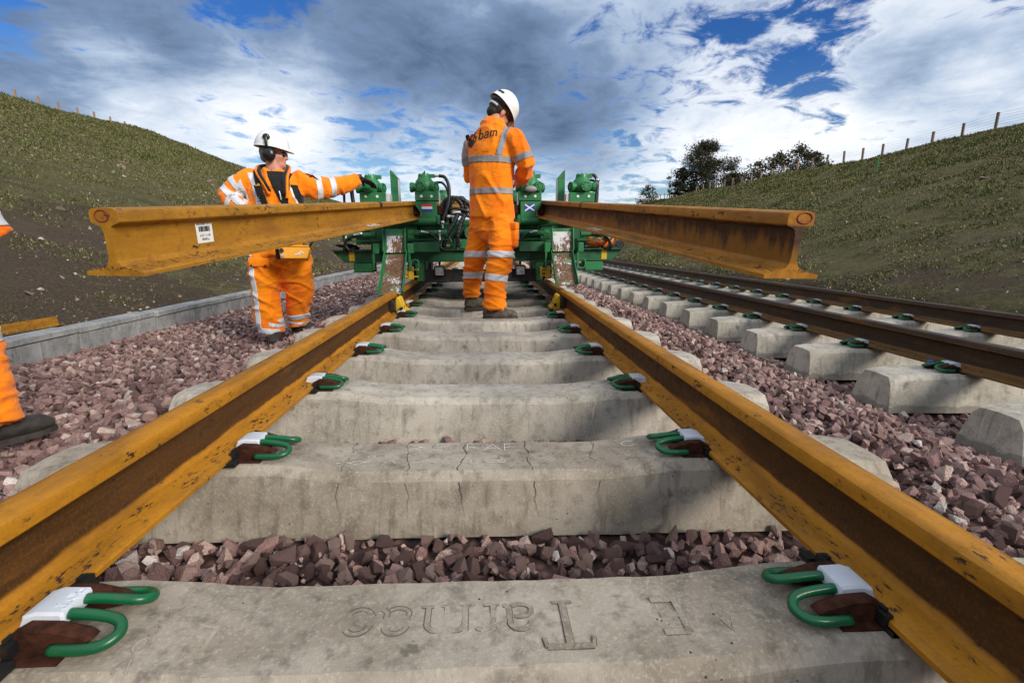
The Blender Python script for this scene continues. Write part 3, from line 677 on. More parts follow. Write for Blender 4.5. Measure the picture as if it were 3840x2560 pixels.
def G(ch):
    """stroke letters: (advance, [(points, width)])"""
    X = .60
    g = {'T': (.92, [([(.08, .98), (.84, .98)], .12), ([(.08, .98), (.05, .80)], .08), ([(.84, .98), (.87, .80)], .08), ([(.46, .95), (.46, .04)], .17), ([(.28, .02), (.64, .02)], .06)]),
         'a': (.62, [(arc(.30, .40, .19, .19, 170, 20)+[(.48, .12), (.56, .04)], .12), (arc(.29, .17, .19, .145, 60, 320), .10)]),
         'r': (.48, [([(.14, .58), (.14, .03)], .13), ([(.03, .02), (.30, .02)], .05), (arc(.32, .40, .16, .17, 170, 50), .10)]),
         'm': (1.0, [([(.14, .58), (.14, .03)], .13), (arc(.30, .38, .16, .19, 170, 10)+[(.46, .03)], .12), (arc(.62, .38, .16, .19, 170, 10)+[(.78, .03)], .12), ([(.04, .02), (.25, .02)], .05), ([(.37, .02), (.56, .02)], .05), ([(.69, .02), (.90, .02)], .05)]),
         'c': (.55, [(arc(.31, .30, .23, .27, 40, 320, 20), .12)]),
         'E': (.7, [([(.1, .98), (.1, .02)], .14), ([(.1, .95), (.62, .95)], .13), ([(.1, .5), (.55, .5)], .13), ([(.1, .05), (.62, .05)], .13)]),
         'G': (.7, [(arc(.4, .5, .32, .45, 50, 330, 20), .12), ([(.70, .25), (.70, .48), (.48, .48)], .10)]),
         'A': (.7, [([(.04, .02), (.36, .96), (.68, .02)], .11), ([(.18, .34), (.54, .34)], .1)]),
         'V': (.7, [([(.04, .98), (.36, .02), (.68, .98)], .10)]), 'TOPX': (0, []), 'O': (.75, [(arc(.37, .5, .31, .45, 0, 360, 24), .11)]),
         'S': (.6, [(arc(.32, .72, .22, .22, 30, 270, 12)+arc(.32, .27, .24, .24, 90, -150, 12)[1:], .1)]),
         'C': (.65, [(arc(.38, .5, .30, .45, 50, 310, 18), .1)]), 'R': (.66, [([(.1, .02), (.1, .98)], .1), ([(.1, .96)]+arc(.34, .73, .26, .23, 90, -90, 10)+[(.1, .5)], .1), ([(.30, .5), (.64, .02)], .1)]),
         'P': (.64, [([(.1, .02), (.1, .98)], .1), ([(.1, .96)]+arc(.34, .72, .27, .24, 90, -90, 10)+[(.1, .48)], .1)]),
         '>': (.7, [([(.08, .72), (.6, .46), (.08, .2)], .09)]), 'L': (.6, [([(.1, .98), (.1, .04), (.55, .04)], .12)]), 'N': (.75, [([(.1, .02), (.1, .98), (.6, .02), (.6, .98)], .1)]),
         'K': (.66, [([(.1, .02), (.1, .98)], .1), ([(.6, .98), (.12, .45), (.62, .02)], .1)]), 'U': (.7, [([(.1, .98), (.1, .3)]+arc(.35, .3, .25, .27, 180, 360, 10)+[(.6, .98)], .1)]),
         'D': (.7, [([(.1, .02), (.1, .98)], .1), ([(.1, .96)]+arc(.25, .5, .36, .46, 80, -80, 12)+[(.1, .04)], .1)]),
         'b': (.58, [([(.10, 1.0), (.10, .04)], .13), (arc(.30, .30, .20, .27, 160, -170, 18), .12)]),
         '0': (.6, [(arc(.3, .5, .23, .46, 0, 360, 22), .1)]), '1': (.4, [([(.1, .8), (.25, .98), (.25, .02)], .1)]), '2': (.6, [(arc(.3, .7, .22, .26, 160, -30, 12)+[(.08, .04), (.55, .04)], .1)]),
         '3': (.6, [(arc(.28, .72, .22, .24, 150, -80, 10)+arc(.28, .27, .24, .25, 80, -150, 12), .1)]), '5': (.6, [([(.52, .96), (.14, .96), (.1, .56)]+arc(.28, .32, .24, .28, 110, -150, 12), .1)]),
         '6': (.6, [(arc(.3, .3, .22, .28, 0, 360, 16), .1), ([(.10, .34), (.18, .72), (.46, .98)], .1)]), '8': (.6, [(arc(.3, .72, .19, .22, 0, 360, 14), .1), (arc(.3, .27, .23, .25, 0, 360, 14), .1)]), '4': (.6, [([(.42, .02), (.42, .98), (.05, .3), (.56, .3)], .1)]), '/': (.4, [([(.04, 0), (.36, 1)], .08)]), '.': (.25, [([(.1, .02), (.14, .02), (.16, .03)], .1)]), ' ': (.4, []), '-': (.5, [([(.08, .48), (.42, .48)], .1)])}
    return g[ch]
def text_strokes(s, h):
    out = []; u = 0
    for ch in s:
        adv, st = G(ch)
        for pts, w in st: out.append(([((u+x)*h, y*h) for x, y in dens(pts, 3)], w*h))
        u += adv
    return out, u*h
def zt(x, y): return top_z(x)
def cast_text(s, h, x0, y0, sl, rot180=True, hh=.0022, wk=1.0):
    st, w = text_strokes(s, h); b = MB()
    for k, (pts, wd) in enumerate(st):
        q = [(x0-x, y0-y) if rot180 else (x0+x, y0+y) for x, y in pts]; ribbon(b, q, wd*wk, zt, hh-.00012*k)
    o = b.build('cast_lettering', M['concrete_dim_stained'], sl); e = MB()
    for k, (pts, wd) in enumerate(st):
        q = [Vector((x0-x, y0-y)) for x, y in pts]; wd = wd*wk/2
        for sg in (-1, 1):
            ed = []
            for i, p in enumerate(q):
                t = (q[min(i+1, len(q)-1)]-q[max(i-1, 0)]); t = t.normalized() if t.length > 1e-9 else Vector((1, 0)); ed.append(p+Vector((-t.y, t.x))*sg*(wd+.0004))
            ribbon(e, [(p.x, p.y) for p in ed], .0017, zt, .0007+.00003*k)
    if h < .06: return o
    e.build('lettering_outline', M['letter_outline'], o); return o
s0 = main_sl[0]
cast_text('Tarmac', .101, .205, .034, s0, hh=.0030, wk=.72); cast_text('E', .082, .372, .034, s0, hh=.003); cast_text('E', .052, -.415, .000, s0); cast_text('G', .026, .442, .010, s0); cast_text('A', .030, .446, -.025, s0)
cast_text('O', .030, -.498, -.033, s0); cast_text('V', .030, -.498, -.068, s0); cast_text('C', .024, -.500, .022, s0); cast_text('C', .022, -.500, -.008, s0)
s1 = main_sl[1]
def chalk(strokes, sl, name='chalk_mark', mat='chalk', w=.0022, jitter=.0008):
    b = MB(); r = random.Random(len(strokes)*7+int(strokes[0][0][0]*1000))
    for pts in strokes:
        q = [(x+r.uniform(-jitter, jitter), y+r.uniform(-jitter, jitter)) for x, y in dens(pts, 4)]
        ribbon(b, q, [w*r.uniform(.5, 1.25) for _ in q], lambda x, y: top_z(x)+.0016+b_off[0]); b_off[0] += .00004
    o = b.build(name, M[mat], sl)
    if len(strokes) > 1 and 'scribble' in name: o['kind'] = 'stuff'
    return o
b_off = [0.0]
st, w = text_strokes('SCRAP', .050)
yb = .030
chalk([[(-.150+x*1.72, yb+y) for x, y in pts] for pts, _ in st]+[[(-.22, .078), (-.175, .058), (-.235, .040)], [(-.205, .070), (-.160, .052), (-.215, .034)]], s1, 'chalk_writing', w=.0026)
chalk([arc(-.315, -.005, .011, .008, 0, 360, 14), [(-.405, -.055), (-.38, -.045), (-.35, -.058)], [(-.37, -.05), (-.35, -.03), (-.325, -.045)], [(-.34, -.052), (-.31, -.028)], [(-.27, -.048), (-.25, -.03), (-.24, -.05)], [(-.19, -.05), (-.15, -.04), (-.12, -.05)],
       [(-.02, -.03), (-.02, -.055), (.0, -.055)], arc(.035, -.045, .012, .009, 20, 340, 10), arc(.07, -.045, .012, .009, 0, 360, 10), [(.20, -.03), (.22, -.045), (.235, -.03), (.215, -.028)]], s1, 'chalk_scribble', w=.0020)
chalk([arc(.475, .045, .020, .017, 40, 330, 14)], s1, 'chalk_ring', w=.0024, jitter=.0016)
def crack(x0, sl, seed, wide=.0030):
    r = random.Random(seed); b = MB(); pts = []; x = x0
    for i in range(15):
        y = .098-.196*i/14; x += r.uniform(-.007, .008); pts.append((x, y))
    ribbon(b, pts, [wide*r.uniform(.35, 1.1) for _ in pts], lambda X, Y: top_z(X)+.0008)
    # and down the front face
    o = len(b.v); n = 0; fx = x
    for i in range(9):
        t = i/8; z = top_z(fx)-.026-t*.10; y = -.1165-(abs(z)-.06)*.1606 if False else -.1142-(-(z-top_z(fx))-.024)*(.0248/.125)
        fx += r.uniform(-.005, .006); ww = wide*.42*(1-t*.75); ww *= .7; b.v += [(fx-ww, y-.0018, z), (fx+ww, y-.0018, z)]; n += 1
    for i in range(n-1): b.f.append((o+2*i, o+2*i+1, o+2*i+3, o+2*i+2))
    return b.build('crack', M['crack'], sl)
for k, x in enumerate((-.385, -.215, -.035, .155, .365)): crack(x, s1, 40+k, .0036 if k in (2, 3) else .0022)

# the word moulded into the white caps of the nearest clips
for ch in [c for c in s0.children if c.name.startswith('spring_clip')][:2]:
    cap_ = ch.children[0]; st_, w_ = text_strokes('TOP', .020) ; bb = MB()
    for pts, wd in st_: ribbon(bb, [(.048-y*.9, .022-x*1.0) if ch.location.x > 0 else (.030+y*.9, -.022+x) for x, y in pts], .0024, lambda X, Y: .0497, .0008)
    bb.build('cap_lettering', M['white_plastic'], ch)

# ------------------------------------------------------------------ rails
RP = [(-.075, .0), (.075, .0), (.075, .0095), (.0705, .0125), (.040, .0185), (.020, .0265), (.0112, .038), (.0088, .056), (.0082, .085), (.0090, .112), (.0125, .124), (.0185, .129), (.0335, .1345), (.0362, .138), (.0362, .158), (.0335, .1655), (.026, .1700), (.012, .1720),
      (-.012, .1720), (-.026, .1700), (-.0335, .1655), (-.0362, .158), (-.0362, .138), (-.0335, .1345), (-.0185, .129), (-.0125, .124), (-.0090, .112), (-.0082, .085), (-.0088, .056), (-.0112, .038), (-.020, .0265), (-.040, .0185), (-.0705, .0125), (-.075, .0095)]
def rail(name, a, b_, mat, label, group):
    """straight rail from a to b_ (centre of the foot), its own local frame along +y"""
    a = Vector(a); b_ = Vector(b_); L_ = (b_-a).length; b = MB(); n = len(RP); seg = max(1, int(L_/1.2))
    for i in range(seg+1): b.v += [(x, L_*i/seg, z) for x, z in RP]
    for i in range(seg):
        for k in range(n): b.f.append((i*n+k, i*n+(k+1) % n, (i+1)*n+(k+1) % n, (i+1)*n+k))
    b.f.append(tuple(reversed(range(n)))); b.f.append(tuple(seg*n+k for k in range(n)))
    me = b.mesh(name); bm = bmesh.new(); bm.from_mesh(me); bmesh.ops.recalc_face_normals(bm, faces=bm.faces); bm.to_mesh(me); bm.free()
    o = link(name, me, mat, smooth=24); o.location = a; d = (b_-a).normalized()
    o.rotation_euler = (math.asin(d.z), 0, math.atan2(-d.x, d.y)); return tag(o, label, 'rail', group)
gz = .009
rail('rail', (-RAILX, -.75, gz), (-RAILX, 3.98, gz), M['rail_main'], 'ochre rail on the sleepers in the left foreground, up to the left yellow clamp', 'rails of the track being laid')
rail('rail', (RAILX, -.75, gz), (RAILX, 4.33, gz), M['rail_main2'], 'ochre rail on the sleepers in the right foreground, up to the right yellow clamp', 'rails of the track being laid')
rail('rail', (-RAILX+.006, 3.995, gz-.001), (-RAILX+.006, 32, gz-.001), M['rail_main'], 'ochre rail running on beneath the machine beyond the left yellow clamp', 'rails of the track being laid')
rail('rail', (RAILX-.004, 4.345, gz-.001), (RAILX-.004, 32, gz-.001), M['rail_main'], 'ochre rail running on beneath the machine beyond the right yellow clamp', 'rails of the track being laid')
def rt(x, y): return (x, y, RT_Z+RT_SLOPE*y+gz)
rail('rail', rt(RT_X-RAILX, -.8), rt(RT_X-RAILX, 110), M['rail_track'], 'dark worn rail of the right track, the one closer to the ochre rails', 'rails of the finished right track')
rail('rail', rt(RT_X+RAILX, -.8), rt(RT_X+RAILX, 110), M['rail_track'], 'dark worn rail of the right track, the one closer to the grass bank', 'rails of the finished right track')
RL = rail('raised_rail', (-.945, 1.33, .508), (-.336, 10.4, 1.258), M['rail_l'], 'ochre rail held up by the machine with a white barcode sticker on its web', 'rails held up by the machine')
RR_ = rail('raised_rail', (.820, 1.235, .530), (.36, 10.4, 1.297), M['rail_r'], 'rust-streaked rail held up by the machine with a brown dripping web', 'rails held up by the machine')
# sticker: white card with bars and lines of print
def sticker(parent, y, z):
    b = MB(); hw, hh = .043, .034; x = .0096
    b.box(x, x+.0006, y-hw, y+hw, z-hh, z+hh); c = b.build('barcode_sticker', M['white_print'], parent)
    k = MB(); r = random.Random(3); yy = y-.030
    while yy < y+.030:
        w_ = r.choice((.0008, .0012, .002)); k.box(x+.0006, x+.0011, yy, yy+w_, z+.002, z+.019); yy += w_+r.choice((.0008, .0012, .0018))
    for txt, h_, zz, ww in (('00012503655 1 01 02', .0075, z+.0235, 1.0), ('6 0 E 1  4  DA', .0078, z-.014, 1.0), ('108.000 m', .0078, z-.026, 1.0)):
        st_, tw = text_strokes(txt, h_)
        for pts, wd in st_:
            for p, q in zip(pts[:-1], pts[1:]):
                s_ = min(1.0, .076/tw) if tw > .076 else 1.0
                a = (x+.0009, y-tw*s_/2+p[0]*s_, zz+p[1]); d = (x+.0009, y-tw*s_/2+q[0]*s_, zz+q[1])
                if Vector(a) != Vector(d): k.bar(a, d, .0011, .0004, up=(0, 0, 1))
    k.build('barcode_print', M['black_print'], c)
sticker(RL, .38, .088)
def crayon_ring(parent, c, rx, rz, tail):
    b = MB(); pts = [(c[0]+rx*math.cos(a), -.0012, c[1]+rz*math.sin(a)) for a in [2*math.pi*i/22 for i in range(22)]]
    pts = [(x, y, z) for x, y, z in pts]+[pts[0]]
    b.tube(pts, .0014, 6)
    if tail: b.tube([(c[0]+rx*.6, -.0012, c[1]+rz*.4), (c[0]+rx*1.15, -.0012, c[1]+.002), (c[0]+rx*.9, -.0012, c[1]-.004)], .0026, 6)
    b.build('crayon_ring', M['crayon'], parent)
crayon_ring(RL, (-.004, .152), .017, .0145, True); crayon_ring(RR_, (.008, .154), .020, .0135, False)
def rail_scribble(parent, y0, sgn, txt, size):
    st_, tw = text_strokes(txt, size); b = MB()
    for pts, wd in st_:
        q = [(sgn*(.030+.0+y*.55), y0+(x if sgn > 0 else -x+tw)+y*.5) for x, y in pts]
        ribbon(b, [(a, c) for a, c in q], .0075, lambda X, Y: (.0185+(.040-abs(X))*.30 if abs(X) < .04 else .0185-(abs(X)-.04)*.20)+.0018)
    b.build('chalk_writing', M['white_print'], parent)
rail_scribble(RL, 2.05, 1, 'RL/1022', .062); rail_scribble(RR_, 1.62, -1, 'RL/1010', .062)
def burn_band(parent, y, w, z0=0):
    b = MB(); n = len(RP); prof = [(x*1.012+math.copysign(.0006, x), z+.0007) for x, z in RP[12:24]]
    for yy in (y, y+w*.5, y+w): b.v += [(x, yy+random.uniform(-.006, .006), z) for x, z in prof]
    m = len(prof)
    for i in range(2):
        for k in range(m-1): b.f.append((i*m+k, i*m+k+1, (i+1)*m+k+1, (i+1)*m+k))
    b.build('paint_band', M['dark_steel'], parent, smooth=40)
burn_band(RL, 2.42, .07); burn_band(RR_, 2.18, .05)

# joint clamps
def joint_clamp(x, y, sgn, label):
    t = tag(empty('joint_clamp', (x, y, .009)), label, 'rail clamp', 'temporary clamps at the rail joints')
    b = MB(); b.prism([(.010, .030), (.034, .026), (.052, .040), (.054, .096), (.036, .128), (.014, .124)], -.13, .16, Matrix.Scale(-sgn, 4, (1, 0, 0)))
    b.build('fishplate', M['dark_steel'], t, bevel=.004)
    for k, yy in enumerate((-.035, .055)):
        j = MB(); j.prism([(.05, .010), (.135, -.004), (.150, .030), (.118, .052), (.100, .100), (.085, .142), (.060, .146), (.050, .120)], yy-.026, yy+.026, Matrix.Scale(-sgn, 4, (1, 0, 0)))
        jo = j.build('clamp_jaw', M['yellow'], t, bevel=.009)
    w = MB(); w.tube([(-sgn*.10, -.10, .055), (-sgn*.10, .13, .055)], .013, 10); w.build('clamp_bolt', M['dark_steel'], t, smooth=40)
    f = MB(); f.box(min(-sgn*.11, -sgn*.15), max(-sgn*.11, -sgn*.15), -.07, .09, -.008, .016); f.build('clamp_foot', M['black_plastic'], t, bevel=.004)
joint_clamp(-RAILX, 4.02, -1, 'yellow jawed clamp with dark fishplate at the joint of the left centre rail')
joint_clamp(RAILX, 4.36, 1, 'yellow jawed clamp with dark fishplate at the joint of the right centre rail')

# ------------------------------------------------------------------ cable trough along the left bank
tr = tag(empty('cable_trough', (0, 0, 0)), 'grey concrete cable trough with lids running along the left bank', 'cable trough')
def kerb_x(y): return -3.40+.012*(y-3)
def kerb_z(y): return -.150-.0048*(y-3)
lid0 = MB(); lid0.box(-.17, .012, 0, .93, -.052, 0); lidm = lid0.mesh('trough_lid'); lidm.materials.append(M['kerb'])
wal = MB(); wal.box(-.155, 0, 0, .955, -.42, -.056); walm = wal.mesh('trough_wall'); walm.materials.append(M['kerb'])
y = -.6; k = 0
while y < 70:
    for nm, me, st in (('trough_lid', lidm, 1), ('trough_wall', walm, 0)):
        o = put(nm, me, tr, (kerb_x(y)+random.uniform(-.007, .007)*st, y+.003, kerb_z(y)+random.uniform(-.004, .004)*st), random.uniform(-.006, .006)*st)
        if y < 18:
            bv = o.modifiers.new('bevel', 'BEVEL'); bv.width = .006; bv.segments = 1
    y += .96
# offcuts of yellow steel on the bank just behind the trough
for x0, y0, l, a, lab in ((-3.78, 3.95, .50, -4, 'yellow steel angle lying on the soil behind the trough, the longer and nearer piece'), (-3.84, 5.35, .30, -9, 'short rusty yellow steel angle behind the trough, the farther and smaller piece')):
    b = MB(); b.box(0, .006, 0, l, 0, .085); b.box(.006, .06, 0, l, 0, .006); o = b.build('steel_angle', M['rail_l'], bevel=.002)
    o.location = (x0, y0, -.185 if y0 < 5 else -.235); o.rotation_euler = (0, R(-12), R(a)); tag(o, lab, 'steel offcut', 'steel offcuts behind the trough')

# ------------------------------------------------------------------ fences
def fence(name, xf, y_list, h, mat, wires, label):
    t = tag(empty(name, (xf, y_list[0], float(terr(xf, y_list[0])))), label, 'fence')
    o0 = Vector(t.location); bb = MB(); bb.box(-.065, .065, -.065, .065, -.5, h); pm = bb.mesh('fence_post'); pm.materials.append(mat); pm2 = pm.copy(); pm2.materials[0] = M['post']; tops = []
    for yy in y_list:
        z = float(terr(xf, yy)); p = put('fence_post', pm2 if len(tops) > 11 else pm, t, Vector((xf+random.uniform(-.05, .05), yy, z))-o0); p.rotation_euler = (R(random.uniform(-2, 2)), R(random.uniform(-2.5, 2.5)), random.uniform(0, .4)); tops.append(Vector((xf, yy, z))-o0)
    for k in range(wires):
        b = MB(); b.tube([p+Vector((-.075, 0, h*(.22+.72*k/(wires-1)))) for p in tops], .006, 4); b.build('fence_wire', M['wire'], t)
fence('post_and_wire_fence', -39.6, [40.2+2.13*i for i in range(30)], 1.12, M['post'], 5, 'post and wire fence along the crest of the left bank')
fence('post_and_wire_fence', 34.0, [25.6+2.33*i for i in range(38)], 1.25, M['post_r'], 6, 'post and wire fence climbing along the crest of the right bank')
b = MB(); b.tube([(0, 0, 0), (.02, 0, .95)], .045, 8); b.tube([(0, 0, -.02), (0, 0, .10)], .058, 8)
gx, gy = 24.6, 30.6
st_o = b.build('marker_stake', M['green']); st_o.location = (gx, gy, float(terr(gx, gy))-.05); tag(st_o, 'thin green marker stake standing alone on the right grass bank', 'stake')

# ------------------------------------------------------------------ trees and bushes
def tree(name, x, y, h, wx, wz, n, leaf, cols, label, cat, clear=.2, seed=1, lobes=9):
    r = np.random.default_rng(seed); z0 = float(terr(x, y))-.2
    t = tag(empty(name, (x, y, z0)), label, cat); b = MB(); tips = []
    nst = 3 if clear < .15 else 1
    def limb(p, d, l, rad, dep):
        pts = [p]; q = p.copy()
        for i in range(4): q = q+d*(l/4)+Vector(r.normal(size=3))*l*.035; d = (d+Vector(r.normal(size=3))*.12+Vector((0, 0, .04))).normalized(); pts.append(q.copy())
        b.tube(pts, [rad*(1-.45*i/4) for i in range(5)], 6 if dep < 2 else 4); tips.append(q)
        if dep < 3:
            for _ in range(4 if dep < 2 else 3):
                e = (d*.6+Vector(r.normal(size=3))*.62+Vector((0, 0, .15))).normalized(); limb(pts[r.integers(2, 5)].copy(), e, l*.62, rad*.5, dep+1)
    for k in range(nst): limb(Vector((r.normal()*.25*(nst > 1), r.normal()*.25*(nst > 1), 0)), Vector((r.normal()*.14, r.normal()*.14, 1)).normalized(), h*.42, h*.026/(nst**.5), 0)
    b.build('trunk', M['bark'], t, smooth=60)
    # crown: leaf faces gathered in uneven clumps inside a lumpy volume
    C = []
    for k in range(lobes*7):
        a = r.uniform(0, 6.28); q = r.uniform(0, 1)**.5; zz = r.uniform(clear, 1.0); prof = math.sin(math.pi*min(1, max(.06, (zz-clear)/(1-clear)*.86+.14)))**.7
        C.append((math.cos(a)*q*wx*.5*prof, math.sin(a)*q*wx*.4*prof, zz*h*.97))
    C = np.array(C)+r.normal(size=(len(C), 3))*h*.03; cl = r.integers(0, len(C), n); sc = r.uniform(.55, 1.0, len(C))*h*wz
    c = C[cl]+r.normal(size=(n, 3))*sc[cl][:, None]*np.array([1, 1, .75]); c = c[c[:, 2] > .04*h]; n = len(c)
    u = r.normal(size=(n, 3)); u /= np.linalg.norm(u, axis=1)[:, None]; w = np.cross(u, r.normal(size=(n, 3))); w /= np.linalg.norm(w, axis=1)[:, None]
    s = leaf*r.uniform(.5, 1.3, (n, 1)); V_ = np.stack([c-u*s, c+w*s*.55, c+u*s, c-w*s*.55], 1).reshape(-1, 3); i4 = np.arange(n)*4
    T_ = np.concatenate([np.stack([i4, i4+1, i4+2], 1), np.stack([i4, i4+2, i4+3], 1)])
    cc = np.array(cols)[r.integers(0, len(cols), len(C))][cl[:n]]*r.uniform(.65, 1.35, (n, 1))
    link('crown', fast_mesh('crown', V_, T_, np.repeat(cc, 4, 0)), M['leaf'], t); return t
DG = [(.034, .042, .016), (.026, .031, .014), (.050, .046, .018), (.040, .030, .016)]
OL = [(.062, .060, .022), (.048, .046, .018), (.085, .072, .026), (.060, .045, .022)]
tree('broadleaf_tree', 36.6, 82, 8.8, 10.8, .066, 26000, .13, DG, 'large dark round-crowned tree behind the fence on the right skyline', 'tree', clear=.10, seed=4, lobes=16)
tree('broadleaf_tree', 32.6, 82, 4.6, 5.0, .075, 2500, .17, DG, 'lower dark tree against the left side of the large round tree', 'tree', clear=.08, seed=8)
tree('broadleaf_tree', 38.2, 116, 6.4, 5.6, .07, 2200, .19, DG, 'small sparse tree standing alone to the left of the large round tree', 'tree', clear=.15, seed=11)
tree('broadleaf_tree', 39.6, 138, 5.2, 3.6, .08, 900, .22, [(.09, .09, .085), (.07, .075, .07)], 'tiny bare-looking tree low on the skyline right of the machine', 'tree', clear=.15, seed=13)
bl = [(37.6, 74, 3.2, 4.4), (38.0, 69, 4.0, 4.8), (38.6, 65, 4.5, 5.4), (39, 61, 4.7, 5.0), (39, 58, 3.4, 4.0)]
bn = ['lowest bush of the skyline hedge, beside the large round tree', 'second bush of the skyline hedge, counted from the large tree', 'tall bush in the middle of the skyline hedge, left of its highest one', 'highest olive bush of the skyline hedge', 'last small bush at the right end of the skyline hedge']
for k, ((x, y, h, w_), nm) in enumerate(zip(bl, bn)):
    tag(tree('hedge_bush', x, y, h, w_, .085, 2600, .15, OL if k > 0 else DG+OL, nm, 'bush', clear=.04, seed=30+k), group='bushes of the skyline hedge')
tree('broadleaf_tree', -14.2, 105, 3.4, 3.2, .085, 700, .2, DG, 'faint small tree low behind the left motors of the machine', 'tree', clear=.2, seed=51)

# ------------------------------------------------------------------ grass and stones on the banks
def turf(name, n, side, label):
    u = rng.uniform(0, 1, n); v = rng.uniform(0, 1, n)
    y = 1.0+(105)*v**2.1 if side < 0 else .5+95*v**2.1
    span = np.where(y < 60, 1, 1)
    x = (-3.75-34.2*u**1.25) if side < 0 else (8.1+25.6*u**1.15)
    z = terr(x, y); d = np.hypot(x, y)
    nz_ = np.array([mnoise.fractal(Vector((a*.55, c*.55, side*9.)), 1.0, 2.0, 4) for a, c in zip(x, y)])
    keep = nz_+np.clip((z-.25)/2.6, .0, .35)+(.10 if side > 0 else 0)+rng.normal(size=n)*.16 > -.02
    x, y, z, d, nz_ = x[keep], y[keep], z[keep], d[keep], nz_[keep]; n = len(x); B = 7
    hgt = (.022+.0023*d)*rng.uniform(.5, 1.3, n)*np.clip(.7+nz_*1.1, .45, 1.8); wid = .0035+.00080*d
    ang = rng.uniform(0, 6.28, (n, B)); ln = rng.uniform(.35, 1.25, (n, B)); ox = rng.normal(size=(n, B))*(.035+.004*d)[:, None]; oy = rng.normal(size=(n, B))*(.035+.004*d)[:, None]
    px = x[:, None]+ox; py = y[:, None]+oy; pz = terr(px, py)-.012; hh = hgt[:, None]*rng.uniform(.5, 1.2, (n, B))
    ca, sa = np.cos(ang), np.sin(ang); wv = wid[:, None]*rng.uniform(.6, 1.3, (n, B))
    v0 = np.stack([px-sa*wv, py+ca*wv, pz], -1); v1 = np.stack([px+sa*wv, py-ca*wv, pz], -1); v2 = np.stack([px+ca*hh*ln, py+sa*hh*ln, pz+hh], -1)
    V_ = np.stack([v0, v1, v2], 2).reshape(-1, 3); T_ = np.arange(len(V_)).reshape(-1, 3)
    pal = np.array([(.096, .102, .030), (.074, .082, .022), (.146, .128, .054), (.195, .158, .084), (.112, .086, .050)]); pr = rng.choice(5, (n, B), p=[.20, .15, .26, .23, .16])
    g = np.clip(nz_*1.2+.4, 0, 1)[:, None, None]; c = pal[pr]*(.9+.6*rng.uniform(0, 1, (n, B, 1)))*(1.15-.45*g)+np.array([.040, .075, .008])*g*.55
    o = link(name, fast_mesh(name, V_, T_, np.repeat(c.reshape(-1, 3), 3, 0)), M['grass']); return tag(o, label, 'grass', kind='stuff')
turf('grass', 105000, -1, 'short patchy grass and weeds covering the left bank'); turf('grass', 95000, 1, 'short patchy grass and weeds covering the right bank')
def bank_stones(n, side):
    v = rng.uniform(0, 1, n); y = 1+30*v**1.7; u = rng.uniform(0, 1, n)**2.0; x = -3.7-12*u if side < 0 else 8.0+13*u
    s = (.010+.0016*np.hypot(x, y))*rng.uniform(.35, 1.0, n)*(1+rng.exponential(.45, n)); P = np.stack([x, y, terr(x, y)+s*.2], 1)
    pal = np.array([(.30, .25, .20), (.22, .16, .12), (.46, .41, .36), (.16, .12, .09), (.28, .19, .14)])
    return P, s, pal[rng.integers(0, 5, n)]*rng.uniform(.6, 1.05, (n, 1))
A = [bank_stones(1500, -1), bank_stones(700, 1)]
tag(scatter('bank_stones', np.concatenate([a[0] for a in A]), np.concatenate([a[1] for a in A]), PROTO_F, np.concatenate([a[2] for a in A]), M['pebble']), 'small pale stones strewn over the soil of both banks', 'stones')

# ------------------------------------------------------------------ the green rail handling machine
MA = tag(empty('rail_handling_machine', (-.017, 4.9, 0), (0, R(-1.3), 0)), 'green hydraulic rail handling machine straddling the centre track, holding up two rails', 'rail machine')
GR, GD = M['green'], M['green_dark']
def part(name, fn, mat, parent=None, bevel=.004, smooth=None):
    b = MB(); fn(b); return b.build(name, mat, parent or MA, smooth=smooth, bevel=bevel)
def cylx(b, x0, x1, y, z, r, seg=18): b.tube([(x0, y, z), (x1, y, z)], r, seg)
def cyly(b, x, y0, y1, z, r, seg=18): b.tube([(x, y0, z), (x, y1, z)], r, seg)
def cylz(b, x, y, z0, z1, r, seg=18): b.tube([(x, y, z0), (x, y, z1)], r, seg)
def hose(name, pts, r, mat='hose', parent=None, ribs=False):
    pts = smooth_path(pts, 10); b = MB()
    if ribs: b.tube(pts, [r*(1.12 if i % 3 == 0 else .92) for i in range(len(pts))], 9)
    else: b.tube(pts, r, 9)
    return b.build(name, M[mat], parent or MA, smooth=60)
def fitting(a, c, r=.011):
    b = MB(); a = Vector(a); c = Vector(c); m = a.lerp(c, .45)
    b.tube([a, m], r*1.25, 6); b.tube([m, c], r, 10); b.ell(a, (r*1.7,)*3, seg=8, rings=6); return b.build('hose_fitting', M['steel'], MA, smooth=40)
# frame
def fb(b):
    b.prism([(-1.335, .420), (1.335, .420), (1.437, .521), (-1.437, .521)], .0, .014); b.box(-1.44, 1.44, -.045, .095, .5215, .531); b.box(-1.335, 1.335, -.040, .09, .4105, .4195)
    for x in (-1.0, -.56, .56, 1.0): b.box(x-.006, x+.006, .0145, .08, .42, .521)
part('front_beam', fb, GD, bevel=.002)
part('beam_top_strip', lambda b: b.box(-1.44, 1.44, -.047, .097, .5315, .5345), M['dark_steel'], bevel=0)
for s in (-1, 1):
    part('yellow_reflector', lambda b: b.box(s*1.253-.027, s*1.253+.027, -.0035, -.0005, .424, .519), M['yellow'], bevel=0)
    part('step_box', lambda b: b.box(s*1.145-.093, s*1.145+.093, -.03, .16, .312, .407), GR, bevel=.012)
    part('deck_plate', lambda b: b.box(min(s*.98, s*1.43), max(s*.98, s*1.43), .10, .75, .522, .530), M['dark_steel'], bevel=0)
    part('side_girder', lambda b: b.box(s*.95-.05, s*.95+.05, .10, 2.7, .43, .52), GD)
    part('inner_girder', lambda b: b.box(s*.34-.04, s*.34+.04, .02, 2.7, .43, .515), GD)
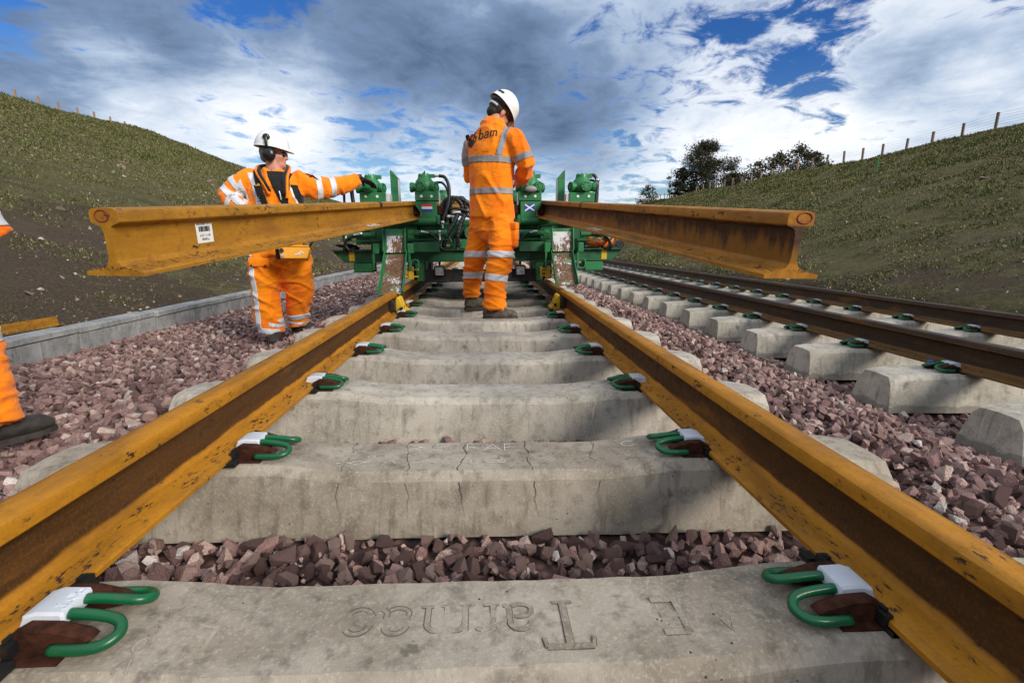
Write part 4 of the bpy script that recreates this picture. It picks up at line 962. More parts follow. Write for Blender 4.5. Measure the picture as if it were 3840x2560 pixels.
part('cross_beam', lambda b: b.box(-1.28, 1.28, .30, .40, .58, .785), GD)
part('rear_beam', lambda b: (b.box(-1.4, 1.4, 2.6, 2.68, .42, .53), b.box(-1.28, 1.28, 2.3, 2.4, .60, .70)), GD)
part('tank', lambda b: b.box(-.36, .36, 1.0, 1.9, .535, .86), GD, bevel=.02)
part('valve_block', lambda b: (b.box(-.24, .24, .26, .48, .54, .66), [b.box(-.22+.075*i, -.17+.075*i, .22, .46, .66, .72) for i in range(6)]), GD)
part('gearbox', lambda b: (b.box(-.26, .26, .12, .24, .535, .63), cyly(b, -.10, .10, .30, .70, .055), cyly(b, .12, .08, .30, .68, .05)), GR, bevel=.006)
part('under_pan', lambda b: (b.box(-.55, .55, .12, 1.6, .20, .215), b.box(-.62, .62, .10, .13, .20, .33)), M['dark_steel'])
# rail wheels
for s in (-1, 1):
    for yy in (.62, 2.15):
        def wh(b):
            Mx = Matrix.Translation((s*.757, yy, .294)) @ Matrix.Rotation(R(90), 4, 'Y'); b.lathe([(.03, -.05), (.108, -.045), (.110, .038), (.02, .045)], 24, Mx)
            b.lathe([(.03, -.008), (.138, -.006), (.138, .008), (.03, .010)], 24, Matrix.Translation((s*.706, yy, .294)) @ Matrix.Rotation(R(90), 4, 'Y'))
        part('rail_wheel', wh, M['dark_steel'], smooth=40, bevel=0)
    part('axle_bracket', lambda b: (b.box(s*.885-.02, s*.885+.02, .50, .76, .20, .43), b.box(s*.62-.02, s*.62+.02, .50, .76, .20, .43)), GD)
# guide chutes
for s, yb, zb, wm in ((-1, -.80, .178, 'worn_a'), (1, -.46, .208, 'worn_b')):
    cx = s*.80
    def chute(b, p_top, p_bot, hw, side, lip):
        a = Vector(p_top); c = Vector(p_bot); t = (c-a).normalized(); nrm = Vector((0, t.z, -t.y)).normalized()
        if nrm.y > 0: nrm = -nrm
        for sx in (-1, 1): b.bar(a+Vector((sx*(hw+.004), 0, 0))+nrm*side*.5, c+Vector((sx*(hw+.004), 0, 0))+nrm*side*.5, .008, side, up=nrm)
        b.bar(a-nrm*.006, c-nrm*.006, 2*hw+.008, .009, up=nrm); return a, c, nrm
    top = MB(); a, c, n_ = chute(top, (cx, -.13, .728), (cx, -.19, .508), .098, .042, 0); ch = top.build('upper_guide_chute', GR, MA, bevel=.002)
    w = MB(); p0 = a.lerp(c, .30 if s < 0 else .16); w.bar(p0+n_*.0015, c+n_*.0015, .150 if s < 0 else .176, .002, up=n_); w.build('wear_plate', M['worn_b'], ch)
    lo = MB(); xo = .03 if s > 0 else .045
    a, c, n_ = chute(lo, (cx-s*.012, -.20, .496), (-.743 if s < 0 else .802, yb, zb), .098, .042, 0); ch = lo.build('lower_guide_chute', GR, MA, bevel=.002)
    w = MB(); w.bar(a.lerp(c, .03)+n_*.0015, c+n_*.0015, .168, .002, up=n_); w.build('wear_plate', M['worn_a'] if s < 0 else M['worn_c'], ch)
    # square bracket ends either side, straps below them and a lifting ring
    for sx in (-1, 1):
        bx = cx+sx*.150 if sx*s < 0 else cx+sx*.172
        part('bracket_block', lambda b: b.box(bx-.027, bx+.027, -.22, .02, .500, .592), GR, bevel=.006)
        part('hanger_strap', lambda b: b.box(bx+(-.012 if sx*s < 0 else -.026)*1-.010, bx+(-.012 if sx*s < 0 else -.026)+.010, -.215, -.195, .345, .499), GR, bevel=.002)
    rx = cx+(.185 if s < 0 else .185)
    part('lifting_ring', lambda b: b.tube([(rx+.036*math.copysign(abs(math.cos(q))**.7, math.cos(q)), -.20+.008*math.sin(q), .395+.045*math.copysign(abs(math.sin(q))**.7, math.sin(q))) for q in [2*math.pi*i/20 for i in range(20)]], .0062, 8, closed=True), GR, smooth=60, bevel=0)
    ix = s*.66
    def tool(b):
        b.box(ix-.024, ix+.024, -.185, -.150, .252, .372); b.box(ix-.075, ix+.075, -.175, -.155, .338, .352); b.box(ix-.075, ix+.070, -.175, -.155, .272, .286); b.box(ix-.074, ix-.058, -.180, -.150, .262, .366)
        b.tube([(ix-.055, -.17, .312), (ix-.025, -.17, .312)], .010, 8)
    part('gauge_clamp', tool, M['yellow'], bevel=.002)
    part('gusset_plate', lambda b: b.prism([(s*.565, .22), (s*.625, .22), (s*.640, .41), (s*.555, .41)] if s > 0 else [(s*.565, .22), (s*.555, .41), (s*.640, .41), (s*.625, .22)], -.02, .10), GR, bevel=.008)
    part('cross_box', lambda b: b.box(min(s*.385, s*.632), max(s*.385, s*.632), -.14, .04, .510, .603), GD, bevel=.004)
    # support tubes and clamp towers
    part('support_tube', lambda b: (cylx(b, s*.42, s*.60, .10, .803, .041), cylx(b, s*.60, s*1.16, .10, .800, .036)), GR, smooth=40, bevel=0)
    part('tube_collar', lambda b: b.lathe([(.062, 0), (.062, .026)], 6, Matrix.Translation((s*.40-.013, .10, .806)) @ Matrix.Rotation(R(90), 4, 'Y')), GR, bevel=.003)
    part('sleeve_box', lambda b: b.box(min(s*.40, s*.60), max(s*.40, s*.60), .145, .25, .73, .835), GD)
    part('pivot_post', lambda b: (b.box(s*.68-.06, s*.68+.06, .12, .26, .52, .76), b.box(s*1.02-.07, s*1.02+.07, .12, .30, .52, .985)), GD)
    def plate(b):
        P4 = [(s*.415, .835), (s*.415, 1.0), (s*.624, 1.0), (s*.624, .955), (s*.575, .885), (s*.575, .835)]
        b.prism(P4 if s < 0 else P4[::-1], .085, .110)
    cl = part('clamp_plate', plate, GR, bevel=.003)
    fx, fz = s*.512 if s < 0 else s*.506, .934
    if s < 0:
        for z0, z1, mm in ((.0115, .0345, 'red_print'), (-.0115, .0115, 'white_print'), (-.0345, -.0115, 'blue_print')):
            q = MB(); q.box(fx-.052, fx+.052, .0820, .0845, fz+z0, fz+z1); q.build('flag_stripe', M[mm], cl)
    else:
        q = MB(); q.box(fx-.052, fx+.052, .0825, .0845, fz-.036, fz+.036); q.build('flag_field', M['blue_print'], cl)
        q = MB()
        for sg in (-1, 1): q.bar((fx-.048, .0815-.0002*sg, fz-sg*.031), (fx+.048, .0815-.0002*sg, fz+sg*.031), .0012, .0125, up=(0, 0, 1))
        q.build('flag_cross', M['white_print'], cl)
    bx0, bx1 = (s*.624, s*.392) if s < 0 else (s*.392, s*.624)
    mb = part('motor_bracket', lambda b: b.box(bx0, bx1, .072, .255, 1.002, 1.092), GR, bevel=.004)
    part('worn_cheek', lambda b: b.box(s*.3905-.0015, s*.3905+.0015, .085, .25, .965, 1.085), M['bag'] if False else M['tape_w'], bevel=0)
    for bxx in (s*.462, s*.560):
        q = MB(); q.tube([(bxx, .066, 1.042), (bxx, .073, 1.042)], .0135, 8); q.build('bracket_bolt', M['white_print'], mb)
    for rx_ in (s*.385, s*.632): part('clamp_roller', lambda b: b.box(rx_-.032, rx_+.032, .115, .26, .870, .958), M['rust'], bevel=.006)
    # outer tower
    ob = part('motor_bracket', lambda b: b.box(s*1.03-.125, s*1.03+.125, .06, .24, .985, 1.078), GR, bevel=.004)
    part('worn_cheek', lambda b: b.box(s*.888-.018, s*.888+.018, .08, .22, .985, 1.070), M['tape_w'], bevel=.004)
    for bxx in (s*.985, s*1.095):
        q = MB(); q.tube([(bxx, .054, 1.040), (bxx, .061, 1.040)], .0135, 8); q.build('bracket_bolt', M['white_print'], ob)
    # guide horns
    def horn(b, x0, x1, zt0, zt1, y0, y1): b.prism([(x0, .86), (x1, .86), (x1, zt1), (x0, zt0)], y0, y1)
    xo, xi = s*.880, s*.808
    part('guide_horn', lambda b: horn(b, *( (xo, xi, 1.315, 1.235) if s < 0 else (xi, xo, 1.235, 1.315)), .22, .36), GR, bevel=.004)
    part('horn_face', lambda b: b.box(xi-s*.002-.001, xi-s*.002+.001, .225, .355, .98, 1.225), M['tape_w'], bevel=0)
    part('guide_horn', lambda b: horn(b, *((s*.575, s*.470, 1.315, 1.225) if s > 0 else (s*.600, s*.545, 1.235, 1.315)), .30, .36), GD, bevel=.004)
    # hydraulic cylinders on the front
    for x0, x1, zz, rr in ((s*.325, s*.665, .690, .029), (s*1.02, s*1.30, .672, .027)):
        part('hydraulic_cylinder', lambda b: (cylx(b, x0, x1, .0, zz, rr), cylx(b, x0-.012, x0+.012, 0, zz, rr*1.25), cylx(b, x1-.016, x1+.016, 0, zz, rr*1.2), b.box(x1-.03, x1+.03, -.028, .04, zz-.05, zz+.03)), GR if abs(x0) < .9 else GD, smooth=40, bevel=0)
    part('cylinder_shelf', lambda b: b.box(min(s*.30, s*.70), max(s*.30, s*.70), -.04, .10, .622, .632), GD, bevel=.002)
    part('cylinder_shelf', lambda b: b.box(min(s*.97, s*1.31), max(s*.97, s*1.31), -.04, .10, .612, .622), GD, bevel=.002)
    part('end_bracket', lambda b: b.box(min(s*1.27, s*1.325), max(s*1.27, s*1.325), -.02, .12, .61, .735), GD, bevel=.004)
    # work lamps
    lx = s*.41
    lm = part('work_lamp', lambda b: (b.box(lx-.054, lx+.054, .05, .115, .262, .370), b.box(lx-.012, lx+.012, .08, .11, .37, .415)), M['black_plastic'], bevel=.012)
    q = MB(); q.box(lx-.042, lx+.042, .0455, .0495, .274, .358); lens = q.build('lamp_lens', M['lens'], lm, bevel=.006)
    # front hoses
    for hx0, hz0, dx in ((s*.56, .70, -s), (s*1.14, .685, s)):
        fitting((hx0, -.035, hz0), (hx0+dx*.07, -.055, hz0-.012))
        hose('hydraulic_hose', [(hx0+dx*.07, -.055, hz0-.012), (hx0+dx*.13, -.07, hz0-.05), (hx0+dx*.165, -.06, hz0-.13), (hx0+dx*.15, -.03, hz0-.17)], .0125)
    for hx0 in (s*.385, s*1.285):
        fitting((hx0, -.04, .70), (hx0, -.055, .615)); hose('hydraulic_hose', [(hx0, -.055, .62), (hx0+s*.004, -.06, .57), (hx0-s*.03, -.05, .53), (hx0-s*.06, .0, .55)], .014)

def motor(x, y, z, turn, cols=5, name='hydraulic_motor', r=.046, reach=.142):
    o = part(name, lambda b: (b.lathe([(.066, -.062), (.092, -.045), (.098, .0), (.088, .050), (.066, .078), (.064, .088)], 22, Matrix.Translation((x, y, z)))), GR, smooth=50, bevel=0)
    for k in range(cols):
        a = turn+2*math.pi*k/cols; d = Vector((math.cos(a), math.sin(a), 0))
        b = MB(); p = Vector((x, y, z-.006)); b.tube([p+d*.05, p+d*(reach-.034), p+d*(reach-.032), p+d*(reach-.004), p+d*reach], [r*1.0, r*.93, r*1.06, r*1.06, r*.98], 18)
        b.tube([p+d*(reach-.001), p+d*(reach+.005)], r*.46, 12)
        c = b.build('motor_cylinder', GR, o, smooth=35)
        w = MB(); u = Vector((-d.y, d.x, 0))
        for j in range(7):
            q = 2*math.pi*j/7; e = p+d*reach+(u*math.cos(q)+Vector((0, 0, 1))*math.sin(q))*r*.74; w.tube([e-d*.002, e+d*.005], .0068, 6)
        w.build('cap_bolts', M['dark_steel'], o)
    b = MB(); T = Matrix.Translation((x, y, z)); b.lathe([(.060, .080), (.062, .108), (.057, .118), (.030, .121)], 20, T); b.box(x-.022, x+.10, y-.024, y+.024, z+.086, z+.118)
    for j in range(6):
        q = 2*math.pi*j/6+.3; b.tube([(x+.047*math.cos(q), y+.047*math.sin(q), z+.117), (x+.047*math.cos(q), y+.047*math.sin(q), z+.126)], .006, 6)
    b.build('motor_cap', GR, o, smooth=35); return o
motor(-.534, .16, 1.140, R(-104)); motor(.520, .16, 1.140, R(-90+36)); motor(-1.056, .15, 1.128, R(-92)); motor(1.040, .15, 1.140, R(-84))
# rubber boot and cover on the right inner motor
part('grey_cover', lambda b: b.ell((.512, .025, 1.105), (.062, .03, .032)), M['tape'], smooth=180, bevel=0)
# hoses from the motors
fitting((-.445, .16, 1.242), (-.385, .15, 1.243)); hose('hydraulic_hose', [(-.39, .15, 1.243), (-.33, .14, 1.225), (-.292, .12, 1.13), (-.300, .10, .98), (-.345, .08, .85), (-.36, .06, .76)], .0165)
hose('hydraulic_hose', [(-.43, .20, 1.185), (-.36, .20, 1.18), (-.31, .18, 1.10), (-.305, .16, .98), (-.335, .12, .84)], .012)
fitting((-.36, .05, .79), (-.36, .045, .735), .014)
hose('hydraulic_hose', [(1.10, .15, 1.246), (1.165, .14, 1.245), (1.195, .13, 1.16), (1.18, .12, 1.03), (1.17, .12, .88)], .0165); fitting((1.10, .15, 1.246), (1.16, .14, 1.248)); fitting((1.192, .13, 1.20), (1.188, .13, 1.13), .015)
hose('hydraulic_hose', [(1.12, .20, 1.21), (1.185, .19, 1.19), (1.21, .18, 1.08), (1.19, .16, .9)], .012)
hose('hydraulic_hose', [(-1.13, .10, 1.235), (-1.195, .07, 1.21), (-1.225, .06, 1.10), (-1.215, .06, .95), (-1.20, .06, .84)], .019); hose('hydraulic_hose', [(-1.16, .05, 1.18), (-1.27, .03, 1.12), (-1.295, .03, 1.0), (-1.28, .03, .86)], .012)
fitting((.43, .05, 1.205), (.37, .03, 1.205)); hose('hydraulic_hose', [(.37, .03, 1.205), (.30, .02, 1.195), (.25, .05, 1.16), (.20, .10, 1.05), (.22, .12, .9)], .0155); hose('hydraulic_hose', [(.38, .08, 1.225), (.33, .08, 1.235), (.27, .10, 1.2), (.22, .16, 1.05)], .012)
# corrugated bundles in the middle
for k, (x0, dx, r_) in enumerate(((-.335, .16, .024), (-.30, .20, .022), (.22, -.12, .022), (-.26, .12, .020))):
    hose('corrugated_hose', [(x0-.04, .18+.04*k, .80), (x0-.035, .17, .95), (x0+.02, .16, 1.02), (x0+.10*math.copysign(1, dx), .16, 1.03), (x0+dx, .17, .97), (x0+dx*1.1, .18, .86)], r_, ribs=True)
for x0, x1 in ((-.27, -.36), (-.20, -.22), (.15, .16)):
    hose('corrugated_hose', [(x0+.06, .06, .87), (x0+.02, .02, .78), ((x0+x1)/2, -.01, .67), (x1, .01, .54)], .023, ribs=True)
hose('hydraulic_hose', [(-.34, .10, .845), (-.24, .08, .87), (-.12, .10, .86), (.02, .14, .80)], .017); hose('hydraulic_hose', [(-.36, .14, .90), (-.26, .12, .93), (-.14, .12, .91), (.05, .16, .84)], .015); hose('hydraulic_hose', [(.08, .12, .90), (.18, .10, .92), (.30, .12, .86)], .015)
fitting((-.30, .05, .845), (-.24, .04, .848), .013); fitting((.30, .03, .88), (.345, .02, .87), .013); fitting((.32, .03, .93), (.35, .03, .95), .012)
part('small_pipework', lambda b: [b.tube(smooth_path([(x, .02, .54), (x+.03, .0, .60), (x-.02, .02, .68), (x+.05, .05, .74)], 5), .007, 6) for x in (-.30, -.21, -.12, .1, .2, .28)], M['steel'], smooth=60, bevel=0)
part('rear_clamps', lambda b: [b.box(s*.50-.10, s*.50+.10, 2.25, 2.42, .70, 1.12) for s in (-1, 1)], GD)
for s in (-1, 1): motor(s*.52, 2.33, 1.20, R(-90), name='hydraulic_motor')

# things left on the machine's decks
bt = tag(empty('bottle', (1.245, 5.02, .556), (R(8), R(38), R(20))), 'orange plastic bottle lying on the right end of the machine deck', 'bottle')
b = MB(); b.lathe([(.030, 0), (.040, .01), (.041, .11), (.030, .135), (.021, .145)], 16); b.build('bottle_body', M['orange_plastic'], bt, smooth=50)
b = MB(); b.lathe([(.023, .1455), (.023, .172), (.010, .176)], 14); b.build('bottle_cap', M['orange_plastic'], bt, smooth=40)
b = MB(); b.ell((0, 0, .045), (.085, .06, .05)); b.ell((.05, .02, .06), (.05, .05, .05)); b.ell((-.04, 0, .10), (.04, .035, .04)); o = b.build('bag', M['orange_plastic'], smooth=180); o.location = (1.16, 5.10, .555); tag(o, 'crumpled orange bag behind the bottle on the machine deck', 'bag')
b = MB(); b.ell((0, 0, .02), (.08, .05, .022)); b.ell((-.05, .02, .03), (.05, .05, .02)); o = b.build('plastic_wrap', M['bag'], smooth=180); o.location = (1.03, 5.0, .555); tag(o, 'clear crumpled plastic wrap on the machine deck left of the bottle', 'wrapping')
ck = tag(empty('ratchet_strap', (1.405, 5.0, .605)), 'dark coiled ratchet strap at the right tip of the machine deck', 'strap')
b = MB(); b.lathe([(.012, -.02), (.040, -.02), (.040, .02), (.012, .02)], 20, Matrix.Rotation(R(90), 4, 'X')); b.build('strap_coil', M['dark_steel'], ck, smooth=40)
b = MB(); b.tube([(-.12+.02*i, 0, -.035+.004*i) for i in range(6)]+[(0, 0, .044)]+[(.042*math.sin(R(q)), 0, .042*math.cos(R(q))) for q in range(20, 181, 20)], .009, 6); b.build('strap_tail', M['hose'], ck, smooth=60)
gl = MB(); gl.loft([((0, 0, .03), .02, .014), ((.05, 0, .036), .040, .022), ((.11, .0, .03), .045, .026), ((.16, 0, .02), .036, .024)], 12)
for k in range(4): gl.tube([(0.02, -.028+.019*k, .03), (-.03, -.034+.022*k, .034-.004*k), (-.055, -.036+.024*k, .026)], [.011, .010, .008], 8)
o = gl.build('work_glove', M['navy_cloth'], smooth=180); o.location = (-1.40, 4.98, .508); o.rotation_euler = (0, R(12), R(8)); tag(o, 'dark navy work glove lying on the left end of the machine deck', 'glove')

# ------------------------------------------------------------------ people
def fuse(b, voxel, smooth=4, wrinkle=None, name='body', seed=0.0):
    """one continuous surface out of overlapping closed shapes"""
    me = b.mesh('tmp'); o = bpy.data.objects.new('tmp', me); COL.objects.link(o)
    m = o.modifiers.new('r', 'REMESH'); m.mode = 'VOXEL'; m.voxel_size = voxel
    m = o.modifiers.new('s', 'SMOOTH'); m.iterations = smooth; m.factor = .5
    bpy.context.view_layer.update(); dg = bpy.context.evaluated_depsgraph_get(); out = bpy.data.meshes.new_from_object(o.evaluated_get(dg), depsgraph=dg)
    bpy.data.objects.remove(o); bpy.data.meshes.remove(me); out.name = name
    if wrinkle:
        amp, sx, sz = wrinkle; n = len(out.vertices); co = np.empty(n*3, np.float32); no = np.empty(n*3, np.float32)
        out.vertices.foreach_get('co', co); out.vertices.foreach_get('normal', no); co = co.reshape(-1, 3); no = no.reshape(-1, 3); d = np.empty(n)
        for i, (x, y, z) in enumerate(co):
            u_ = x+y*.6; a = mnoise.noise(Vector((u_*sx+seed+z*sz*.25, y*sx*.6, z*sz+u_*sx*.5))); c = mnoise.noise(Vector((u_*sx*1.7+9+seed-z*sz*.5, y*sx, z*sz*1.6-u_*sx*.8)))
            d[i] = max(0, 1-abs(a)*4.2)**1.5*.85+max(0, 1-abs(c)*4.5)**1.5*.45+mnoise.noise(Vector((x*3.4+seed, y*3.4, z*3.4)))*.9-max(0, 1-abs(a+.16)*6)*.35
        co = co+no*(d-.25)[:, None]*amp; out.vertices.foreach_set('co', co.ravel())
    out.update(); out.shade_smooth(); return out
def tape(src, halves, off, name, mat, parent, rough=0):
    bm = bmesh.new(); bm.from_mesh(src)
    for co, no in halves:
        bmesh.ops.bisect_plane(bm, geom=bm.verts[:]+bm.edges[:]+bm.faces[:], plane_co=co, plane_no=no, clear_outer=True)
    bm.normal_update()
    for v in bm.verts: v.co += v.normal*off
    bm.faces.ensure_lookup_table()
    me = bpy.data.meshes.new(name); bm.to_mesh(me); bm.free(); me.materials.clear()
    if not len(me.polygons): return None
    o = link(name, me, mat, parent); me.shade_smooth(); s = o.modifiers.new('thick', 'SOLIDIFY'); s.thickness = off*.9; s.offset = -1; return o
def band(c, axis, w, extra=()):
    c = Vector(c); a = Vector(axis).normalized(); return [(c+a*w/2, a), (c-a*w/2, -a)]+list(extra)
def hand(b, wrist, d, nrm, size=1.0, curl=.5, thumb=1):
    """palm and five fingers; d along the fingers, nrm out of the palm"""
    d = Vector(d).normalized(); nrm = Vector(nrm); nrm = (nrm-d*nrm.dot(d)).normalized(); sd = d.cross(nrm); w = Vector(wrist); s = size
    b.loft([(w, .028*s, .021*s, sd), (w+d*.035*s, .036*s, .017*s, sd), (w+d*.075*s, .042*s, .015*s, sd), (w+d*.092*s, .040*s, .013*s, sd)], 12)
    for k, (o, l) in enumerate(((-.031, .062), (-.0105, .078), (.0105, .074), (.031, .058))):
        p = w+d*.082*s+sd*o*s; pts = [p-d*.02*s, p]; dd = d.copy()
        for j, f in enumerate((.45, .32, .23)):
            dd = (dd+nrm*curl*(.55+.25*j)).normalized(); p = p+dd*l*f*s; pts.append(p)
        b.tube(pts, [.0098*s, .0098*s, .0092*s, .0085*s, .0070*s], 8)
    p = w+d*.025*s+sd*thumb*-.030*s; dd = (d*.7-sd*thumb*.8+nrm*.35).normalized(); pts = [w+d*.012*s, p]
    for f in (.034, .028): p = p+dd*f*s; dd = (dd+d*.35+nrm*.15).normalized(); pts.append(p)
    b.tube(pts, [.014*s, .0125*s, .0105*s, .008*s], 8)
def head_parts(b, H):
    """skull, face, nose, ears in head space: x right, y forward, z up"""
    b.ell((0, -.008, .025), (.077, .097, .092), H); b.ell((0, .030, -.030), (.063, .066, .086), H); b.ell((0, .050, -.085), (.049, .045, .034), H); b.ell((0, .078, -.097), (.024, .020, .018), H)
    b.ell((0, .080, .018), (.052, .020, .016), H); b.ell((0, .094, -.018), (.012, .014, .030), H); b.ell((0, .105, -.034), (.015, .017, .013), H)
    b.ell((0, .088, -.064), (.023, .011, .008), H); b.ell((0, .086, -.073), (.019, .010, .007), H)
    for s in (-1, 1): b.ell((s*.036, .066, -.030), (.024, .022, .022), H); b.ell((s*.078, -.004, -.014), (.010, .020, .032), H)
def helmet(parent, H, peak=.05, rear=.012, ridge=True, name='hard_hat'):
    v = []; f = []; NT, NP = 40, 10; lev = []
    for j in range(NP+1):
        ph = R(90*(j/NP)); lev.append((math.cos(ph), math.sin(ph)))
    def pt(k, c, s_, grow=0., dz=0.):
        a = 2*math.pi*k/NT; x, y = math.sin(a), math.cos(a); rx, ry, rz = .114+grow, .134+grow, .138
        z = s_*rz*(1+.03*(ridge and abs(x) < .25))
        return (x*rx*c, y*ry*c-.004, z+dz)
    rows = []
    def brim(k, t):
        a = 2*math.pi*k/NT; fr = max(0, math.cos(a))**2.2; g = (.005+peak*fr+rear*max(0, -math.cos(a)))*t; return pt(k, 1, 0, g, -.006*t-.020*fr*t)
    rows.append([brim(k, 1) for k in range(NT)]); rows.append([brim(k, .45) for k in range(NT)])
    for c, s_ in lev[:-1]: rows.append([pt(k, c, s_) for k in range(NT)])
    for r_ in rows: v += r_
    v.append(pt(0, 0, 1))
    for i in range(len(rows)-1):
        for k in range(NT): f.append((i*NT+k, (i+1)*NT+k, (i+1)*NT+(k+1) % NT, i*NT+(k+1) % NT))
    for k in range(NT): f.append(((len(rows)-1)*NT+k, len(v)-1, (len(rows)-1)*NT+(k+1) % NT))
    b = MB(); b.add(v, f, H); me = b.mesh(name); bm = bmesh.new(); bm.from_mesh(me); bmesh.ops.recalc_face_normals(bm, faces=bm.faces); bm.to_mesh(me); bm.free()
    o = link(name, me, M['helmet'], parent); me.shade_smooth(); s = o.modifiers.new('shell', 'SOLIDIFY'); s.thickness = .0035; s.offset = 1; return o
def frame(c, yaw, pitch=0., roll=0.):
    """yaw clockwise from +y, pitch > 0 looks down"""
    return Matrix.Translation(c) @ Matrix.Rotation(-yaw, 4, 'Z') @ Matrix.Rotation(-pitch, 4, 'X') @ Matrix.Rotation(roll, 4, 'Y')
def boot(parent, heel, yaw, L_=.30, mat='boot', name='work_boot', pitch=0., wide=1.0):
    T = Matrix.Translation(heel) @ Matrix.Rotation(-yaw, 4, 'Z') @ Matrix.Rotation(pitch, 4, 'X'); b = MB()
    X = (1, 0, 0); w = wide
    b.loft([((0, .010, .080), .037*w, .058, X), ((0, .055, .066), .038*w, .056, X), ((0, .11, .066), .041*w, .056, X), ((0, .155, .056), .046*w, .050, X), ((0, .20, .046), .050*w, .044, X), ((0, .245, .042), .049*w, .040, X), ((0, .280, .036), .040*w, .030, X)], 16, .5); b.loft([((0, .215, .050), .047*w, .034, X), ((0, .262, .046), .044*w, .032, X)], 14, .6)
    b.loft([((0, .065, .04), .040*w, .058, X), ((0, .060, .11), .041*w, .055, X), ((0, .052, .175), .044*w, .056, X)], 16, .1)
    me = fuse(b, .010, 3, (.004, 18, 22)); me.transform(T); o = link(name, me, M[mat], parent)
    outl = [(0, -.012), (.030, -.006), (.040, .03), (.038, .10), (.046, .18), (.050, .235), (.040, .285), (.015, .306)]; pl = [(x*w, y) for x, y in outl]+[(-x*w, y) for x, y in reversed(outl[1:])]
    sb = MB(); n = len(pl); zz = [0, .005, .024]; gr = [.95, .985, .97]
    for z_, g in zip(zz, gr): sb.v += [(x*g, y*g+.0*g, z_+(.012 if y > .26 and z_ == 0 else 0)) for x, y in pl]
    for l in range(2):
        for k in range(n): sb.f.append((l*n+k, l*n+(k+1) % n, (l+1)*n+(k+1) % n, (l+1)*n+k))
    sb.f.append(tuple(reversed(range(n)))); sb.f.append(tuple(2*n+k for k in range(n)))
    ml = sb.mesh('boot_sole'); ml.transform(T); link('boot_sole', ml, M['sole'], o, smooth=40)
    lc = MB(); lp = [(-.022, .085, .142), (.022, .100, .132), (-.022, .112, .122), (.022, .128, .114), (-.02, .142, .106), (.02, .156, .098)]
    lc.tube([T @ Vector(p) for p in lp], .0042, 5); lc.build('boot_lace', M['black_cloth'] if mat != 'boot' else M['hair'], o, smooth=60); return o
def project_text(parent, target, strokes, origin, ux, uz, dirv, mat, name, off=.004):
    """print on cloth: strokes laid on a plane, then pressed onto the garment"""
    tree_ = BVHTree.FromPolygons([v.co[:] for v in target.vertices], [p.vertices[:] for p in target.polygons]); b = MB(); O = Vector(origin); ux = Vector(ux).normalized(); uz = Vector(uz).normalized(); dv = Vector(dirv).normalized()
    for q, wdt in strokes:
        fb_ = MB(); ribbon(fb_, q, wdt, lambda x, y: 0.0); vs = []
        for x, y, _ in fb_.v:
            p = O+ux*x+uz*y; hit = tree_.ray_cast(p-dv*.6, dv); q_ = hit[0] if hit[0] else tree_.find_nearest(p)[0]; vs.append(q_-dv*off)
        b.add(vs, fb_.f)
    return b.build(name, mat, parent)

